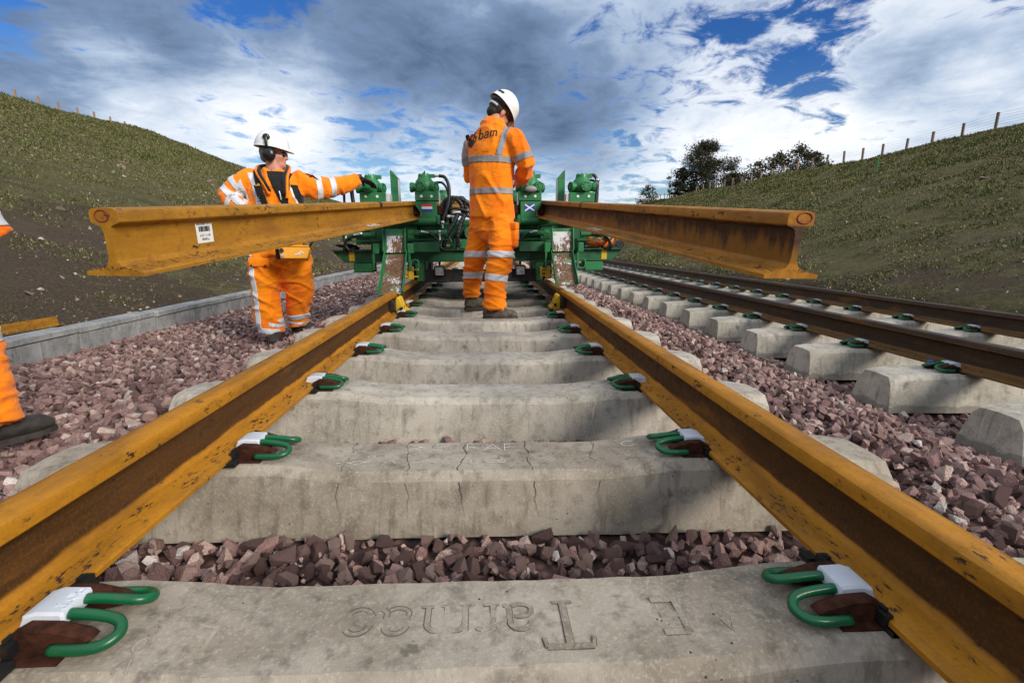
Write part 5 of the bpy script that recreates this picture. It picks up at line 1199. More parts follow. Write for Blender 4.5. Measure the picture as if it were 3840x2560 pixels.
# ---- the worker in the middle, seen from behind, looking down to the right
def worker_middle():
    A = R(38); fw = Vector((math.sin(A), math.cos(A), 0)); rt_ = Vector((math.cos(A), -math.sin(A), 0))
    C0 = Vector((.075, 4.20, 0))
    H = frame((.143, 4.260, 1.643), R(60), R(36), R(9))
    sk = MB(); head_parts(sk, H)
    neck = Vector((.085, 4.215, 1.50)); sk.loft([(neck-Vector((0, 0, .08)), .075, .07, rt_), (neck, .060, .062, rt_), (Vector((.115, 4.24, 1.60)), .057, .062, rt_)], 14)
    sk.loft([(C0+Vector((0, 0, .82)), .15, .10, rt_), (C0+Vector((0, 0, 1.1)), .15, .10, rt_), (C0+Vector((.0, .0, 1.40)), .17, .09, rt_), (neck, .07, .06, rt_)], 16)
    SHR, ELR, WRR = Vector((.248, 4.085, 1.415)), Vector((.352, 4.065, 1.205)), Vector((.330, 4.35, 1.135))
    SHL_, ELL, WRL = Vector((-.080, 4.340, 1.40)), Vector((-.092, 4.44, 1.15)), Vector((.165, 4.54, 1.12))
    for a, e, w in ((SHR, ELR, WRR), (SHL_, ELL, WRL)): sk.tube([a, e, w], [.048, .042, .030], 10)
    hand(sk, WRR, (-.15, .9, -.1), (-1, 0, .2), 1.0, .45, 1); hand(sk, WRL, (.75, .55, 0), (.3, -.2, -1), 1.0, .4, -1)
    HR, KR, FR = Vector((.150, 4.13, .82)), Vector((.160, 4.07, .475)), Vector((.105, 4.01, .10))
    HL, KL, FL = Vector((-.005, 4.30, .82)), Vector((-.060, 4.34, .475)), Vector((-.088, 4.50, .12))
    for h, k, f_ in ((HR, KR, FR), (HL, KL, FL)): sk.tube([h, k, f_], [.075, .05, .035], 10)
    body = link('person', fuse(sk, .0075, 3, name='person'), M['skin']); tag(body, 'person seen from behind on the sleepers, orange jacket, white helmet, head bowed', 'person')
    # trousers
    t = MB()
    t.loft([(Vector((.070, 4.215, .50+.12)), .10, .09, rt_), (Vector((.072, 4.215, .70)), .185, .135, rt_), (Vector((.075, 4.21, .84)), .182, .135, rt_), (Vector((.075, 4.21, .95)), .170, .125, rt_)], 20, .2)
    X = (1, -.25, 0)
    t.loft([(Vector((.150, 4.135, .80)), .105, .105, X), (Vector((.160, 4.10, .64)), .108, .108, X), (KR, .100, .098, X), (Vector((.138, 4.045, .38)), .098, .094, X), (Vector((.108, 4.02, .24)), .095, .096, X), (Vector((.104, 4.01, .15)), .096, .098, X), (Vector((.106, 4.005, .068)), .102, .106, X)], 20, .05)
    t.loft([(Vector((-.005, 4.30, .80)), .105, .105, X), (Vector((-.030, 4.32, .64)), .102, .102, X), (KL, .094, .094, X), (Vector((-.075, 4.39, .36)), .088, .088, X), (Vector((-.088, 4.45, .24)), .080, .084, X), (Vector((-.092, 4.48, .17)), .079, .084, X), (Vector((-.092, 4.49, .112)), .080, .086, X)], 20, .05)
    tm = fuse(t, .0095, 2, (.017, 4.2, 10), 'trousers', 3.0); link('trousers', tm, M['orange'], body)
    # cargo pocket on the right thigh
    pk = MB(); pm_ = Matrix.Translation((.238, 4.055, .665)) @ Matrix.Rotation(R(-38), 4, 'Z'); pk.box(-.062, .062, -.026, .03, -.10, .075, pm_); o = pk.build('cargo_pocket', M['orange'], body, bevel=.018); o.data.shade_smooth()
    pk = MB(); pk.box(-.067, .067, -.034, .02, .040, .100, pm_); o = pk.build('pocket_flap', M['orange'], o, bevel=.012)
    for c, z, ax, hv in ((KR, .505, (.02, .04, 1), 1), (KL, .495, (-.02, .05, 1), -1)):
        sp = Vector((.052, 4.2, 0)); nn = Vector((-.94, .34, 0)) if hv > 0 else Vector((.94, -.34, 0))
        tape(tm, band((c.x, c.y, z), ax, .052, [(sp, nn)]), .004, 'reflective_band', M['tape_w'], body)
        c2 = Vector((.128, 4.04, .315)) if hv > 0 else Vector((-.08, 4.41, .305))
        tape(tm, band(c2, (.10, .06, 1) if hv > 0 else (-.05, .1, 1), .052, [(Vector((.028, 4.2, 0)), nn)]), .004, 'reflective_band', M['tape_w'], body)
    # jacket: torso, sleeves, collar in one surface
    j = MB()
    j.loft([(Vector((.072, 4.205, .800)), .202, .145, rt_), (Vector((.074, 4.205, .90)), .206, .148, rt_), (Vector((.072, 4.205, 1.05)), .203, .145, rt_), (Vector((.070, 4.20, 1.20)), .207, .145, rt_), (Vector((.074, 4.205, 1.33)), .216, .140, rt_), (Vector((.080, 4.212, 1.425)), .212, .124, rt_), (Vector((.086, 4.22, 1.485)), .168, .102, rt_), (Vector((.094, 4.228, 1.530)), .112, .088, rt_)], 26, .05)
    j.loft([(Vector((.205, 4.11, 1.425)), .075, .080, (0, 1, 0)), (SHR, .086, .088, (0, 1, 0)), (Vector((.295, 4.075, 1.32)), .088, .084, (0, 1, 0)), (ELR, .080, .076, (0, 1, 0)), (Vector((.348, 4.13, 1.165)), .074, .070, (1, 0, 0)), (Vector((.340, 4.24, 1.150)), .066, .062, (1, 0, 0)), (WRR-Vector((0, .02, 0)), .054, .050, (1, 0, 0))], 18, .1)
    j.loft([(Vector((-.04, 4.30, 1.42)), .075, .080, (0, 1, 0)), (SHL_, .084, .086, (0, 1, 0)), (Vector((-.094, 4.38, 1.30)), .084, .082, (0, 1, 0)), (ELL, .076, .074, (0, 1, 0)), (Vector((.0, 4.47, 1.13)), .068, .066, (0, 0, 1)), (WRL-Vector((.02, .01, 0)), .054, .052, (0, 0, 1))], 18, .1)
    j.loft([(Vector((.088, 4.222, 1.470)), .135, .100, rt_), (Vector((.096, 4.232, 1.525)), .122, .096, rt_), (Vector((.106, 4.240, 1.548)), .112, .090, (.77, -.62, -.30)), (Vector((.112, 4.244, 1.562)), .104, .084, (.77, -.62, -.30))], 20, .0)
    jm = fuse(j, .0095, 2, (.014, 6.5, 3.0), 'jacket', 11.0); jo = link('jacket', jm, M['orange'], body)
    tx = Vector((.257, 4.085, 0)); arm_cut = (Vector((.246, 4.05, 1.2)), Vector((1, .05, .30)).normalized()); arm_l = (Vector((-.125, 4.30, 1.2)), Vector((-1, 0, 0)))
    tape(jm, band((.07, 4.2, 1.252), (.05, .0, 1), .050, [arm_cut]), .0045, 'reflective_band', M['tape'], jo)
    tape(jm, band((.07, 4.2, 1.010), (.0, .0, 1), .048), .0045, 'reflective_band', M['tape'], jo)
    tape(jm, band((.315, 4.07, 1.268), (-.36, .0, 1), .052, [(Vector((.250, 4.05, 1.25)), Vector((-1, -.05, -.25)).normalized()), (Vector((0, 4.22, 0)), Vector((0, 1, 0)))]), .0045, 'reflective_band', M['tape'], jo)
    for bx, lo in ((.150, 1.276), (-.172, 1.276)):
        nx_ = Vector((1, -.20 if bx > 0 else -.1, -.26 if bx > 0 else .06)).normalized(); p0 = Vector((bx, 4.08, 1.33))
        tape(jm, [(p0+nx_*.024, nx_), (p0-nx_*.024, -nx_), (Vector((0, 0, lo)), Vector((0, 0, -1))), (Vector((0, 0, 1.515 if bx > 0 else 1.46)), Vector((0, 0, 1))), (C0+Vector((0, .02, 0)), fw)], .0048, 'reflective_brace', M['tape'], jo)
    ep = MB(); ep.box(-.016, .016, -.05, .05, 0, .012, Matrix.Translation((-.125, 4.30, 1.452)) @ Matrix.Rotation(R(-24), 4, 'Y')); ep.build('shoulder_tab', M['black_cloth'], jo, bevel=.003)
    # logo on the back: a running bird and the word
    st, w = text_strokes('ba', .090); st2, _ = text_strokes('m', .090)
    strokes = []
    for pts, wd in st: strokes.append(([(x*.80+y*.18, y*.94) for x, y in pts], wd*.9))
    for pts, wd in st2:
        if max(p[1] for p in pts)-min(p[1] for p in pts) > .004: strokes.append(([(x*.80+y*.18+w*.81, y*.94) for x, y in pts], wd*.9))
    strokes = [(q, wd) for q, wd in strokes]
    project_text(jo, jm, strokes, (-.038, 4.05, 1.404), (1, 0, .10), (-.04, 0, 1), (0, 1, 0), M['black_print'], 'back_lettering')
    bird = [([(.0, .040), (.016, .036), (.030, .018), (.036, -.010)], [.004, .016, .018, .004]), ([(.020, .014), (.028, -.002), (.032, -.030)], [.010, .026, .004]), ([(.030, -.022), (.050, .012), (.066, .040)], [.006, .026, .008]), ([(.026, .036), (.040, .062), (.058, .052)], [.003, .008, .004]), ([(.050, .034), (.058, .058), (.064, .072)], [.003, .009, .002]), ([(.004, .020), (.014, .006), (.010, -.020)], [.002, .010, .002])]
    project_text(jo, jm, [(dens(q, 3), [np.interp(i/(len(dens(q, 3))-1), np.linspace(0, 1, len(wd)), wd) for i in range(len(dens(q, 3)))]) for q, wd in [([(x*1.15, z*1.2) for x, z in q_], [k*1.35 for k in w_]) for q_, w_ in bird]], (-.130, 4.05, 1.388), (1, 0, .10), (-.04, 0, 1), (0, 1, 0), M['black_print'], 'bird_emblem', off=.009)
    # hair, helmet
    hb = MB(); hb.ell((0, -.020, .012), (.083, .094, .080), H); hb.ell((0, -.058, -.040), (.060, .046, .050), H); link('hair', fuse(hb, .009, 2, (.002, 60, 60)), M['hair'], body)
    H2 = H @ Matrix.Translation((0, -.002, .038)) @ Matrix.Rotation(R(-10), 4, 'X')
    hh = helmet(body, H2, peak=.030, rear=.004, ridge=False)
    lb = MB(); lb.ell((0, -.004, -.006), (.1065, .126, .046), H2); lb.build('helmet_liner', M['black_plastic'], hh, smooth=180)
    st_ = MB(); st_.tube([H2 @ Vector((.080*math.sin(q), -.101*math.cos(q)-.004, -.052)) for q in [R(a) for a in range(-55, 56, 11)]], .010, 6); st_.build('head_band', M['tape_w'], hh, smooth=60)
    for ang, h0, h1, w0 in ((-28, .030, .052, 20), (28, .034, .054, 16)):
        q = MB(); vs = []
        for i in range(6):
            a = R(180+ang*-1-w0+w0*2*i/5)
            for hz in (h0, h1):
                c_ = math.sqrt(max(0, 1-(hz/.138)**2)); vs.append((math.sin(a)*(.114*c_+.0065), math.cos(a)*(.134*c_+.0065)-.004, hz))
        q.add(vs, [(2*i, 2*i+2, 2*i+3, 2*i+1) for i in range(5)], H2); q.build('helmet_sticker', M['tape'] if ang < 0 else M['black_print'], hh)
    boot(body, (.015, 4.025, -.037), R(78), .30, 'boot'); boot(body, (-.155, 4.49, -.020), R(72), .30, 'boot')
    return body
worker_middle()

# ---- the worker on the left, arm stretched out to the machine
def worker_left():
    G0 = -.300; X = (1, 0, 0)
    H = frame((-1.762, 4.42, 1.302), R(84), R(2), R(0))
    sk = MB(); head_parts(sk, H); rt_ = (1, -.15, 0)
    sk.loft([(Vector((-1.755, 4.42, 1.02)), .10, .07, rt_), (Vector((-1.760, 4.41, 1.13)), .070, .066, rt_), (Vector((-1.762, 4.415, 1.24)), .062, .066, rt_)], 14)
    sk.loft([(Vector((-1.79, 4.42, .48)), .16, .11, rt_), (Vector((-1.78, 4.42, .80)), .16, .11, rt_), (Vector((-1.77, 4.42, 1.04)), .17, .09, rt_), (Vector((-1.762, 4.42, 1.14)), .07, .06, rt_)], 16)
    SR, ER, WR = Vector((-1.975, 4.42, 1.085)), Vector((-2.145, 4.40, .955)), Vector((-1.975, 4.28, .835))
    SL_, EL, WL = Vector((-1.575, 4.45, 1.065)), Vector((-1.36, 4.60, 1.055)), Vector((-1.135, 4.78, 1.160))
    sk.tube([SR, ER, WR], [.05, .042, .03], 10); sk.tube([SL_, EL, WL], [.05, .042, .03], 10)
    hand(sk, WR, (.75, -.3, -.45), (.4, .8, -.2), 1.0, .35, 1)
    for h, k, f_ in ((Vector((-1.91, 4.42, .50)), Vector((-1.91, 4.40, .12)), Vector((-1.875, 4.37, -.20))), (Vector((-1.67, 4.45, .48)), Vector((-1.665, 4.48, .14)), Vector((-1.725, 4.62, -.16)))): sk.tube([h, k, f_], [.08, .055, .035], 10)
    body = link('person', fuse(sk, .0075, 3, name='person'), M['skin']); tag(body, 'person with ear defenders in orange jacket, arm stretched out to the machine', 'person')
    gb = MB(); hand(gb, WL, (.75, .45, -.30), (.2, -.1, -1), 1.08, .40, -1); gb.loft([(WL-Vector((.05, .04, .02)), .036, .034), (WL+Vector((.01, .01, 0)), .036, .030)], 12); link('work_glove', fuse(gb, .006, 2), M['black_cloth'], body)
    # trousers
    t = MB()
    t.loft([(Vector((-1.79, 4.43, .36)), .12, .11, rt_), (Vector((-1.79, 4.43, .46)), .235, .165, rt_), (Vector((-1.785, 4.43, .60)), .235, .165, rt_), (Vector((-1.78, 4.43, .70)), .215, .15, rt_)], 22, .2)
    t.loft([(Vector((-1.905, 4.42, .50)), .140, .135, X), (Vector((-1.905, 4.41, .32)), .136, .130, X), (Vector((-1.908, 4.395, .13)), .122, .122, X), (Vector((-1.900, 4.38, -.06)), .113, .116, X), (Vector((-1.882, 4.375, -.17)), .106, .110, X), (Vector((-1.878, 4.37, -.225)), .102, .108, X)], 20, .05)
    t.loft([(Vector((-1.665, 4.45, .50)), .138, .133, X), (Vector((-1.662, 4.46, .32)), .136, .130, X), (Vector((-1.660, 4.49, .14)), .126, .125, X), (Vector((-1.705, 4.56, -.02)), .098, .110, X), (Vector((-1.728, 4.60, -.12)), .078, .096, X), (Vector((-1.730, 4.61, -.185)), .074, .090, X)], 20, .05)
    tm = fuse(t, .0105, 2, (.020, 4.0, 7.5), 'trousers', 21.0); link('trousers', tm, M['orange_b'], body)
    nn = (Vector((-1.790, 4.4, 0)), Vector((1, 0, 0))); nr = (Vector((-1.790, 4.4, 0)), Vector((-1, 0, 0)))
    tape(tm, band((-1.88, 4.37, -.192), (.16, 0, 1), .050, [nn]), .0045, 'reflective_band', M['tape_w'], body); tape(tm, band((-1.88, 4.37, -.125), (.30, 0, 1), .030, [(Vector((-1.86, 4.4, 0)), Vector((-1, 0, 0))), nn]), .0045, 'reflective_band', M['tape_w'], body)
    tape(tm, band((-1.73, 4.6, -.105), (-.10, 0, 1), .045, [nr]), .0045, 'reflective_band', M['tape_w'], body); tape(tm, band((-1.73, 4.6, -.160), (.1, 0, 1), .022, [nr]), .0045, 'reflective_band', M['tape_w'], body)
    p0 = Vector((-1.962, 4.3, .2)); n1 = Vector((1, 0, .075)).normalized()
    tape(tm, [(p0+n1*.024, n1), (p0-n1*.022, -n1), (Vector((0, 4.40, 0)), Vector((0, 1, 0))), (Vector((0, 0, -.17)), Vector((0, 0, -1)))], .005, 'side_stripe', M['tape_w'], body)
    pk = MB(); pk.box(-.085, .085, -.012, .02, -.030, .045, Matrix.Translation((-1.895, 4.275, .395)) @ Matrix.Rotation(R(4), 4, 'Z')); pf = pk.build('pocket_flap', M['orange_b'], body, bevel=.010); pf.data.shade_smooth()
    for dx in (-.058, .058):
        q = MB(); q.tube([(-1.895+dx, 4.255, .375), (-1.895+dx, 4.263, .375)], .0085, 10); q.build('pocket_stud', M['rust'], pf)
    # jacket
    j = MB()
    j.loft([(Vector((-1.785, 4.42, .56)), .240, .175, rt_), (Vector((-1.785, 4.42, .70)), .238, .172, rt_), (Vector((-1.775, 4.42, .86)), .236, .168, rt_), (Vector((-1.770, 4.42, .99)), .232, .155, rt_), (Vector((-1.768, 4.425, 1.08)), .212, .130, rt_), (Vector((-1.765, 4.44, 1.120)), .165, .105, rt_), (Vector((-1.765, 4.46, 1.142)), .115, .080, rt_)], 26, .05)
    j.loft([(Vector((-1.90, 4.43, 1.085)), .085, .085, (0, 1, 0)), (SR, .098, .096, (0, 1, 0)), (Vector((-2.07, 4.41, 1.03)), .100, .096, (0, 1, 0)), (ER, .096, .092, (0, 1, 0)), (Vector((-2.10, 4.35, .895)), .090, .088, (0, 1, 0)), (Vector((-2.03, 4.31, .86)), .076, .076, (0, 1, 0)), (WR, .058, .058, (0, 1, 0))], 18, .1)
    j.loft([(Vector((-1.66, 4.44, 1.06)), .090, .085, (0, 0, 1)), (SL_, .104, .092, (0, 0, 1)), (Vector((-1.475, 4.52, 1.045)), .098, .088, (0, 0, 1)), (EL, .086, .080, (0, 0, 1)), (Vector((-1.25, 4.69, 1.10)), .076, .070, (0, 0, 1)), (WL-Vector((.03, .025, .012)), .060, .056, (0, 0, 1))], 18, .08)
    j.loft([(Vector((-1.768, 4.47, 1.10)), .12, .08, rt_), (Vector((-1.772, 4.50, 1.150)), .10, .055, rt_), (Vector((-1.775, 4.515, 1.180)), .085, .040, rt_)], 20, .0)
    jm = fuse(j, .0100, 2, (.017, 5.5, 4.0), 'jacket', 33.0); jo = link('jacket', jm, M['orange_b'], body)
    fr = (Vector((0, 4.40, 0)), Vector((0, 1, 0)))
    # open front: dark shirt between the two halves, black facings of the collar
    sh0 = Vector((-1.705, 4.3, 1.0))
    tape(jm, [(Vector((-1.698, 4.3, .95)), Vector((-1, 0, -.48)).normalized()), (Vector((-1.615, 4.3, .95)), Vector((1, 0, -.03)).normalized()), fr, (Vector((0, 0, 1.15)), Vector((0, 0, 1))), (Vector((0, 0, .60)), Vector((0, 0, -1)))], .004, 'dark_shirt', M['black_cloth'], jo)
    nb = MB(); nb.loft([(Vector((-1.760, 4.405, 1.08)), .090, .085, rt_), (Vector((-1.760, 4.41, 1.125)), .082, .078, rt_), (Vector((-1.760, 4.415, 1.142)), .072, .070, rt_)], 18, .1); nb.build('shirt_collar', M['black_cloth'], jo, smooth=50)
    for pts, mm, grow in (([(-1.765, 4.535, 1.205), (-1.865, 4.495, 1.195), (-1.892, 4.40, 1.165), (-1.858, 4.315, 1.115), (-1.800, 4.272, 1.040), (-1.752, 4.252, .955)], 'orange_b', 0), ([(-1.765, 4.530, 1.208), (-1.850, 4.490, 1.200), (-1.872, 4.40, 1.172), (-1.838, 4.305, 1.122), (-1.785, 4.262, 1.050), (-1.745, 4.246, .985)], 'black_cloth', 1),
                          ([(-1.765, 4.535, 1.205), (-1.680, 4.50, 1.190), (-1.645, 4.42, 1.155), (-1.632, 4.335, 1.105), (-1.622, 4.290, 1.030), (-1.618, 4.266, .93)], 'orange_b', 0), ([(-1.765, 4.530, 1.208), (-1.690, 4.495, 1.196), (-1.662, 4.41, 1.162), (-1.650, 4.322, 1.112), (-1.640, 4.278, 1.035), (-1.634, 4.258, .96)], 'black_cloth', 1)):
        ps = smooth_path(pts, 5); lp = MB(); n_ = len(ps)
        lp.loft([(p, (.040 if not grow else .034)*(1-.45*i/(n_-1)), .012, (Vector((-1.762, 4.42, p.z+.055))-p).cross(Vector((0, 0, 1))) if False else Vector((0, 0, 1))+(p-Vector((-1.762, 4.42, p.z)))*(2.2 if i < n_*.5 else 5.0)) for i, p in enumerate(ps)], 12, .3); lp.build('collar' if not grow else 'collar_lining', M[mm], jo, smooth=60)
    zp = MB(); zp.tube([(-1.668, 4.238, .985), (-1.660, 4.236, .955), (-1.655, 4.234, .915)], .0055, 6); zp.build('zip_pull', M['steel'], jo)
    n2 = Vector((1, 0, .34)).normalized()
    def strip(x, w_, lo, hi, mat, nm, off, nrm, front=4.42): return tape(jm, [(Vector((x, 4.3, 1.0))+nrm*w_/2, nrm), (Vector((x, 4.3, 1.0))-nrm*w_/2, -nrm), (Vector((0, 0, lo)), Vector((0, 0, -1))), (Vector((0, 0, hi)), Vector((0, 0, 1))), (Vector((0, front, 0)), Vector((0, 1, 0)))], off, nm, M[mat], jo)
    strip(-1.890, .040, .60, 1.135, 'tape_w', 'reflective_brace', .004, n2, 4.44); hs = strip(-1.838, .050, .60, 1.155, 'black_cloth', 'harness_strap', .009, n2, 4.46); strip(-1.572, .040, .60, 1.045, 'black_cloth', 'harness_strap', .009, Vector((1, 0, .34)).normalized()); strip(-1.600, .014, .60, 1.02, 'tape_w', 'reflective_brace', .005, Vector((1, 0, .34)).normalized())
    q = MB(); q.box(-.030, .030, -.003, .003, -.060, .034, Matrix.Translation((-1.832, 4.240, 1.0)) @ Matrix.Rotation(R(-13), 4, 'Y')); pd = q.build('strap_pad', M['black_cloth'], jo, bevel=.003)
    q = MB(); q.tube([(-1.850, 4.231, 1.022), (-1.816, 4.231, 1.026)], .005, 6); q.tube([(-1.830, 4.231, 1.038), (-1.815, 4.231, 1.026)], .004, 6); q.build('yellow_tag', M['yellow'], pd)
    for k in range(3):
        q = MB(); q.box(-.024, .024, -.007, .0, -.004, .004, Matrix.Translation((-1.815, 4.233, .935-.017*k))); q.build('strap_buckle', M['black_plastic'], pd)
    # sleeve bands
    for c, ax in ((Vector((-2.055, 4.41, 1.035)), (-.75, 0, -.62)), (Vector((-2.125, 4.40, .985)), (-.62, 0, -.80)), (Vector((-2.075, 4.33, .885)), (.9, -.35, -.45))):
        a_ = Vector(ax).normalized(); tape(jm, band(c, a_, .046, [(Vector((-1.985, 4.3, 1.0)), Vector((1, 0, .25)).normalized())]), .0048, 'reflective_band', M['tape_w'], jo)
    for c in (Vector((-1.455, 4.535, 1.045)), Vector((-1.355, 4.605, 1.058))):
        tape(jm, band(c, (.82, .55, .1), .048, [(Vector((-1.535, 4.4, 0)), Vector((-1, 0, 0)))]), .0048, 'reflective_band', M['tape_w'], jo)
    q = MB(); q.tube([(-1.56, 4.42, 1.150), (-1.51, 4.45, 1.147), (-1.46, 4.47, 1.135), (-1.425, 4.47, 1.105)], .006, 6); q.tube([(-1.46, 4.47, 1.137), (-1.50, 4.43, 1.115)], .004, 6); q.build('shoulder_cord', M['black_cloth'], jo)
    # head: hair, eyes, glasses, helmet with ear defenders
    hb = MB(); hb.ell((0, -.022, .010), (.081, .092, .080), H); hb.ell((0, -.060, -.035), (.058, .044, .045), H); link('hair', fuse(hb, .010, 2), M['hair_g'], body)
    for s in (-1, 1):
        q = MB(); q.ell((s*.030, .082, .002), (.011, .009, .007), H, 10, 8); e_ = q.build('eye', M['white_print'], body, smooth=180); q = MB(); q.ell((s*.030, .0895, .002), (.005, .003, .005), H, 10, 8); q.build('iris', M['black_print'], e_, smooth=180)
    gl_ = MB(); gl_.tube([H @ Vector((s*.074, y_, .004)) for s, y_ in ((1, -.01), (1, .05))]+[H @ Vector((.066, .080, .004)), H @ Vector((.03, .102, .006)), H @ Vector((0, .108, .008)), H @ Vector((-.03, .102, .006)), H @ Vector((-.066, .080, .004))]+[H @ Vector((-.074, .05, .004)), H @ Vector((-.074, -.01, .004))], .0042, 6); gs = gl_.build('safety_glasses', M['black_plastic'], body, smooth=60)
    for s in (-1, 1):
        q = MB(); q.ell((s*.033, .098, -.004), (.028, .004, .018), H, 12, 8); q.build('dark_lens', M['black_plastic'], gs, smooth=180)
    H2 = H @ Matrix.Translation((0, -.004, .046)) @ Matrix.Rotation(R(-3), 4, 'X'); hh = helmet(body, H2, peak=.034, rear=.0)
    q = MB(); q.ell((.0, -.006, .006), (.104, .124, .022), H2); q.build('helmet_liner', M['black_plastic'], hh, smooth=180)
    for s in (-1, 1):
        q = MB(); q.ell((s*.106, -.002, -.022), (.030, .048, .056), H, 18, 12); ed = q.build('ear_defender', M['black_plastic'], body, smooth=180)
        q = MB(); q.tube([H @ Vector((s*.123, -.012, .030)), H @ Vector((s*.130, -.016, .070)), H @ Vector((s*.116, -.018, .105))], [.009, .012, .015], 8); q.ell((s*.112, -.018, .112), (.016, .030, .026), H, 12, 8); q.build('ear_defender_arm', M['black_plastic'], ed, smooth=60)
        q = MB(); q.ell((s*.096, -.006, -.018), (.018, .052, .060), H, 18, 12); q.build('ear_cushion', M['rubber'], ed, smooth=180)
    rs = MB()
    for k, (a, hz) in enumerate(((60, .045), (52, .045), (20, .050), (12, .05))):
        pass
    boot(body, (-1.845, 4.46, G0-.006), R(168), .30, 'boot_dark', wide=1.12); boot(body, (-1.80, 4.62, G0+.02), R(72), .30, 'boot_dark')
    # the remote control box hung on the harness in front of him
    B = tag(empty('remote_controller', (-1.535, 4.14, .478), (R(-12), 0, R(14))), 'amber remote control box with black guard bar, hung in front of the left worker', 'remote control')
    q = MB(); q.prism([(-.105, -.045), (.092, -.045), (.122, .050), (-.122, .050)], -.06, .06); q.build('controller_case', M['yellow_box'], B, bevel=.008)
    q = MB(); q.box(-.128, .128, -.066, .066, .050, .064); tp = q.build('controller_panel', M['yellow_box'], B, bevel=.004)
    for k, mm in enumerate(('blue_plastic', 'white_print', 'black_plastic', 'red_print', 'orange_plastic', 'black_plastic', 'steel')):
        q = MB(); x = -.10+.033*k; q.tube([(x, -.01, .064), (x+.003, -.012, .098)], [.009, .007], 8); q.build('control_lever', M[mm], tp)
    q = MB(); q.tube(smooth_path([(-.118, -.062, .055), (-.125, -.085, .09), (-.10, -.095, .108), (.09, -.095, .112), (.155, -.06, .122), (.165, .0, .13), (.10, .06, .15)], 5), .0105, 8); q.tube([(.118, -.062, .055), (.150, -.07, .118)], .0105, 8); q.build('guard_bar', M['black_plastic'], B, smooth=60)
    q = MB(); q.tube([(-.095, -.061, .018), (-.095, -.078, .018)], .017, 12); q.build('stop_knob', M['black_plastic'], B); q = MB(); q.tube([(-.085, -.058, -.022), (-.085, -.070, -.022)], .013, 12); q.build('key_switch', M['steel'], B)
    q = MB(); q.tube([(.03, -.0615, -.004), (.05, -.0615, .012), (.065, -.0615, -.006)], .006, 6); q.tube([(.0, -.0615, -.012), (.045, -.0615, -.010)], .004, 6); q.build('case_emblem', M['white_print'], B)
    q = MB(); q.bar((-.135, .0, -.04), (-.135, .02, .20), .012, .032, up=(1, 0, 0)); q.build('carry_strap', M['black_cloth'], B)
    return body
worker_left()

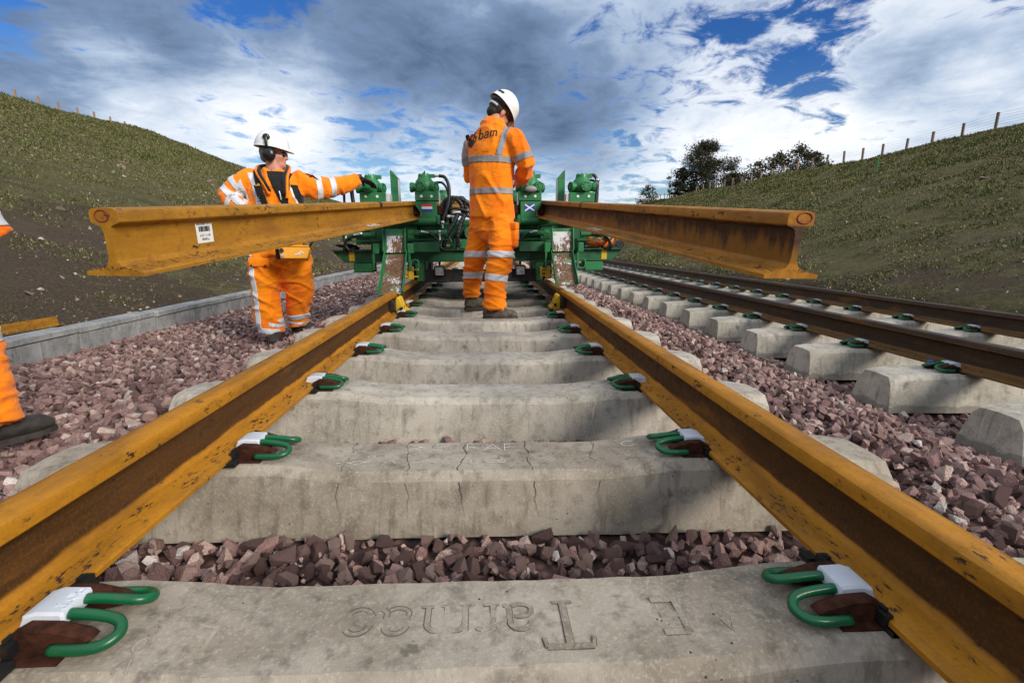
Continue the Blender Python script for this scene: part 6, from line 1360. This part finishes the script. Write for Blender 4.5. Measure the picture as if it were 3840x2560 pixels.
# ---- the worker cut off by the left edge of the frame
def worker_edge():
    X = (1, 0, 0); O = Vector((-2.03, 1.86, 0)); A = R(24); rt_ = (math.cos(A), -math.sin(A), 0)
    H = frame(O+Vector((.0, .05, 1.42)), R(24), R(8)); sk = MB(); head_parts(sk, H)
    q = lambda x, y, z: O+Vector((x, y, z))
    sk.loft([(q(0, 0, .62), .15, .10, rt_), (q(0, 0, .9), .15, .1, rt_), (q(0, 0, 1.18), .17, .09, rt_), (q(0, .02, 1.28), .065, .06, rt_), (q(0, .03, 1.36), .058, .06, rt_)], 16)
    AR = [(q(-.19, 0, 1.16), q(-.26, -.02, .90), q(-.20, .14, .70)), (q(.185, -.03, 1.16), q(.195, -.08, .88), q(.255, .05, .600))]
    for a, e, w in AR: sk.tube([a, e, w], [.05, .042, .03], 10)
    hand(sk, AR[0][2], (.1, .4, -.8), (1, 0, 0), 1, .4, 1); hand(sk, AR[1][2], (-.75, .3, -.5), (0, 1, -.3), 1, .4, 1)
    LG = [(q(-.10, 0, .60), q(-.13, .05, .22), q(-.14, .0, -.12)), (q(.10, .0, .60), q(.10, .06, .24), q(.165, -.01, -.10))]
    for h, k, f_ in LG: sk.tube([h, k, f_], [.08, .055, .036], 10)
    body = link('person', fuse(sk, .0085, 3, name='person'), M['skin']); tag(body, 'person cut off by the left edge, orange trouser leg and dark boot showing', 'person')
    t = MB(); t.loft([(q(0, 0, .45), .12, .11, rt_), (q(0, 0, .55), .19, .14, rt_), (q(0, 0, .78), .18, .14, rt_)], 20, .2)
    t.loft([(q(.09, 0, .60), .11, .11, X), (q(.085, .03, .42), .105, .105, X), (q(.085, .055, .24), .095, .098, X), (q(.115, .03, .10), .088, .095, X), (q(.150, .01, -.04), .086, .094, X), (q(.168, .0, -.112), .090, .100, X)], 20, .05)
    t.loft([(q(-.09, 0, .60), .11, .11, X), (q(-.12, .05, .24), .095, .098, X), (q(-.14, .01, -.08), .088, .096, X)], 20, .05)
    tm = fuse(t, .011, 3, (.016, 5, 13), 'trousers', 5.0); link('trousers', tm, M['orange'], body)
    tape(tm, band(q(.1, .03, .235), (0, .1, 1), .055, [(q(0, 0, 0), Vector((-1, 0, 0)))]), .004, 'reflective_band', M['tape_w'], body)
    j = MB(); j.loft([(q(.0, 0, .575), .235, .17, rt_), (q(0, 0, .75), .225, .16, rt_), (q(0, 0, .95), .215, .15, rt_), (q(0, 0, 1.10), .21, .14, rt_), (q(0, 0, 1.21), .16, .11, rt_), (q(0, .02, 1.27), .10, .09, rt_), (q(0, .025, 1.33), .092, .085, rt_)], 24, .05)
    for a, e, w in AR: j.loft([(a, .085, .085, (0, 1, 0)), (e, .078, .076, (0, 1, 0)), (w, .055, .055, (0, 1, 0))], 16, .1)
    jm = fuse(j, .012, 3, (.012, 5, 8), 'jacket', 15.0); jo = link('jacket', jm, M['orange'], body); tape(jm, band(q(0, 0, .665), (0, 0, 1), .05), .0045, 'reflective_band', M['tape_w'], jo); tape(jm, band(q(0, 0, .98), (0, 0, 1), .05), .0045, 'reflective_band', M['tape_w'], jo)
    hb = MB(); hb.ell((0, -.02, .012), (.083, .094, .08), H); link('hair', fuse(hb, .011, 2), M['hair'], body); helmet(body, H @ Matrix.Translation((0, -.002, .045)))
    boot(body, (-1.930, 1.79, -.205), R(22), .30, 'boot_dark', wide=1.05); boot(body, (-2.14, 1.83, -.235), R(15), .30, 'boot_dark')
worker_edge()
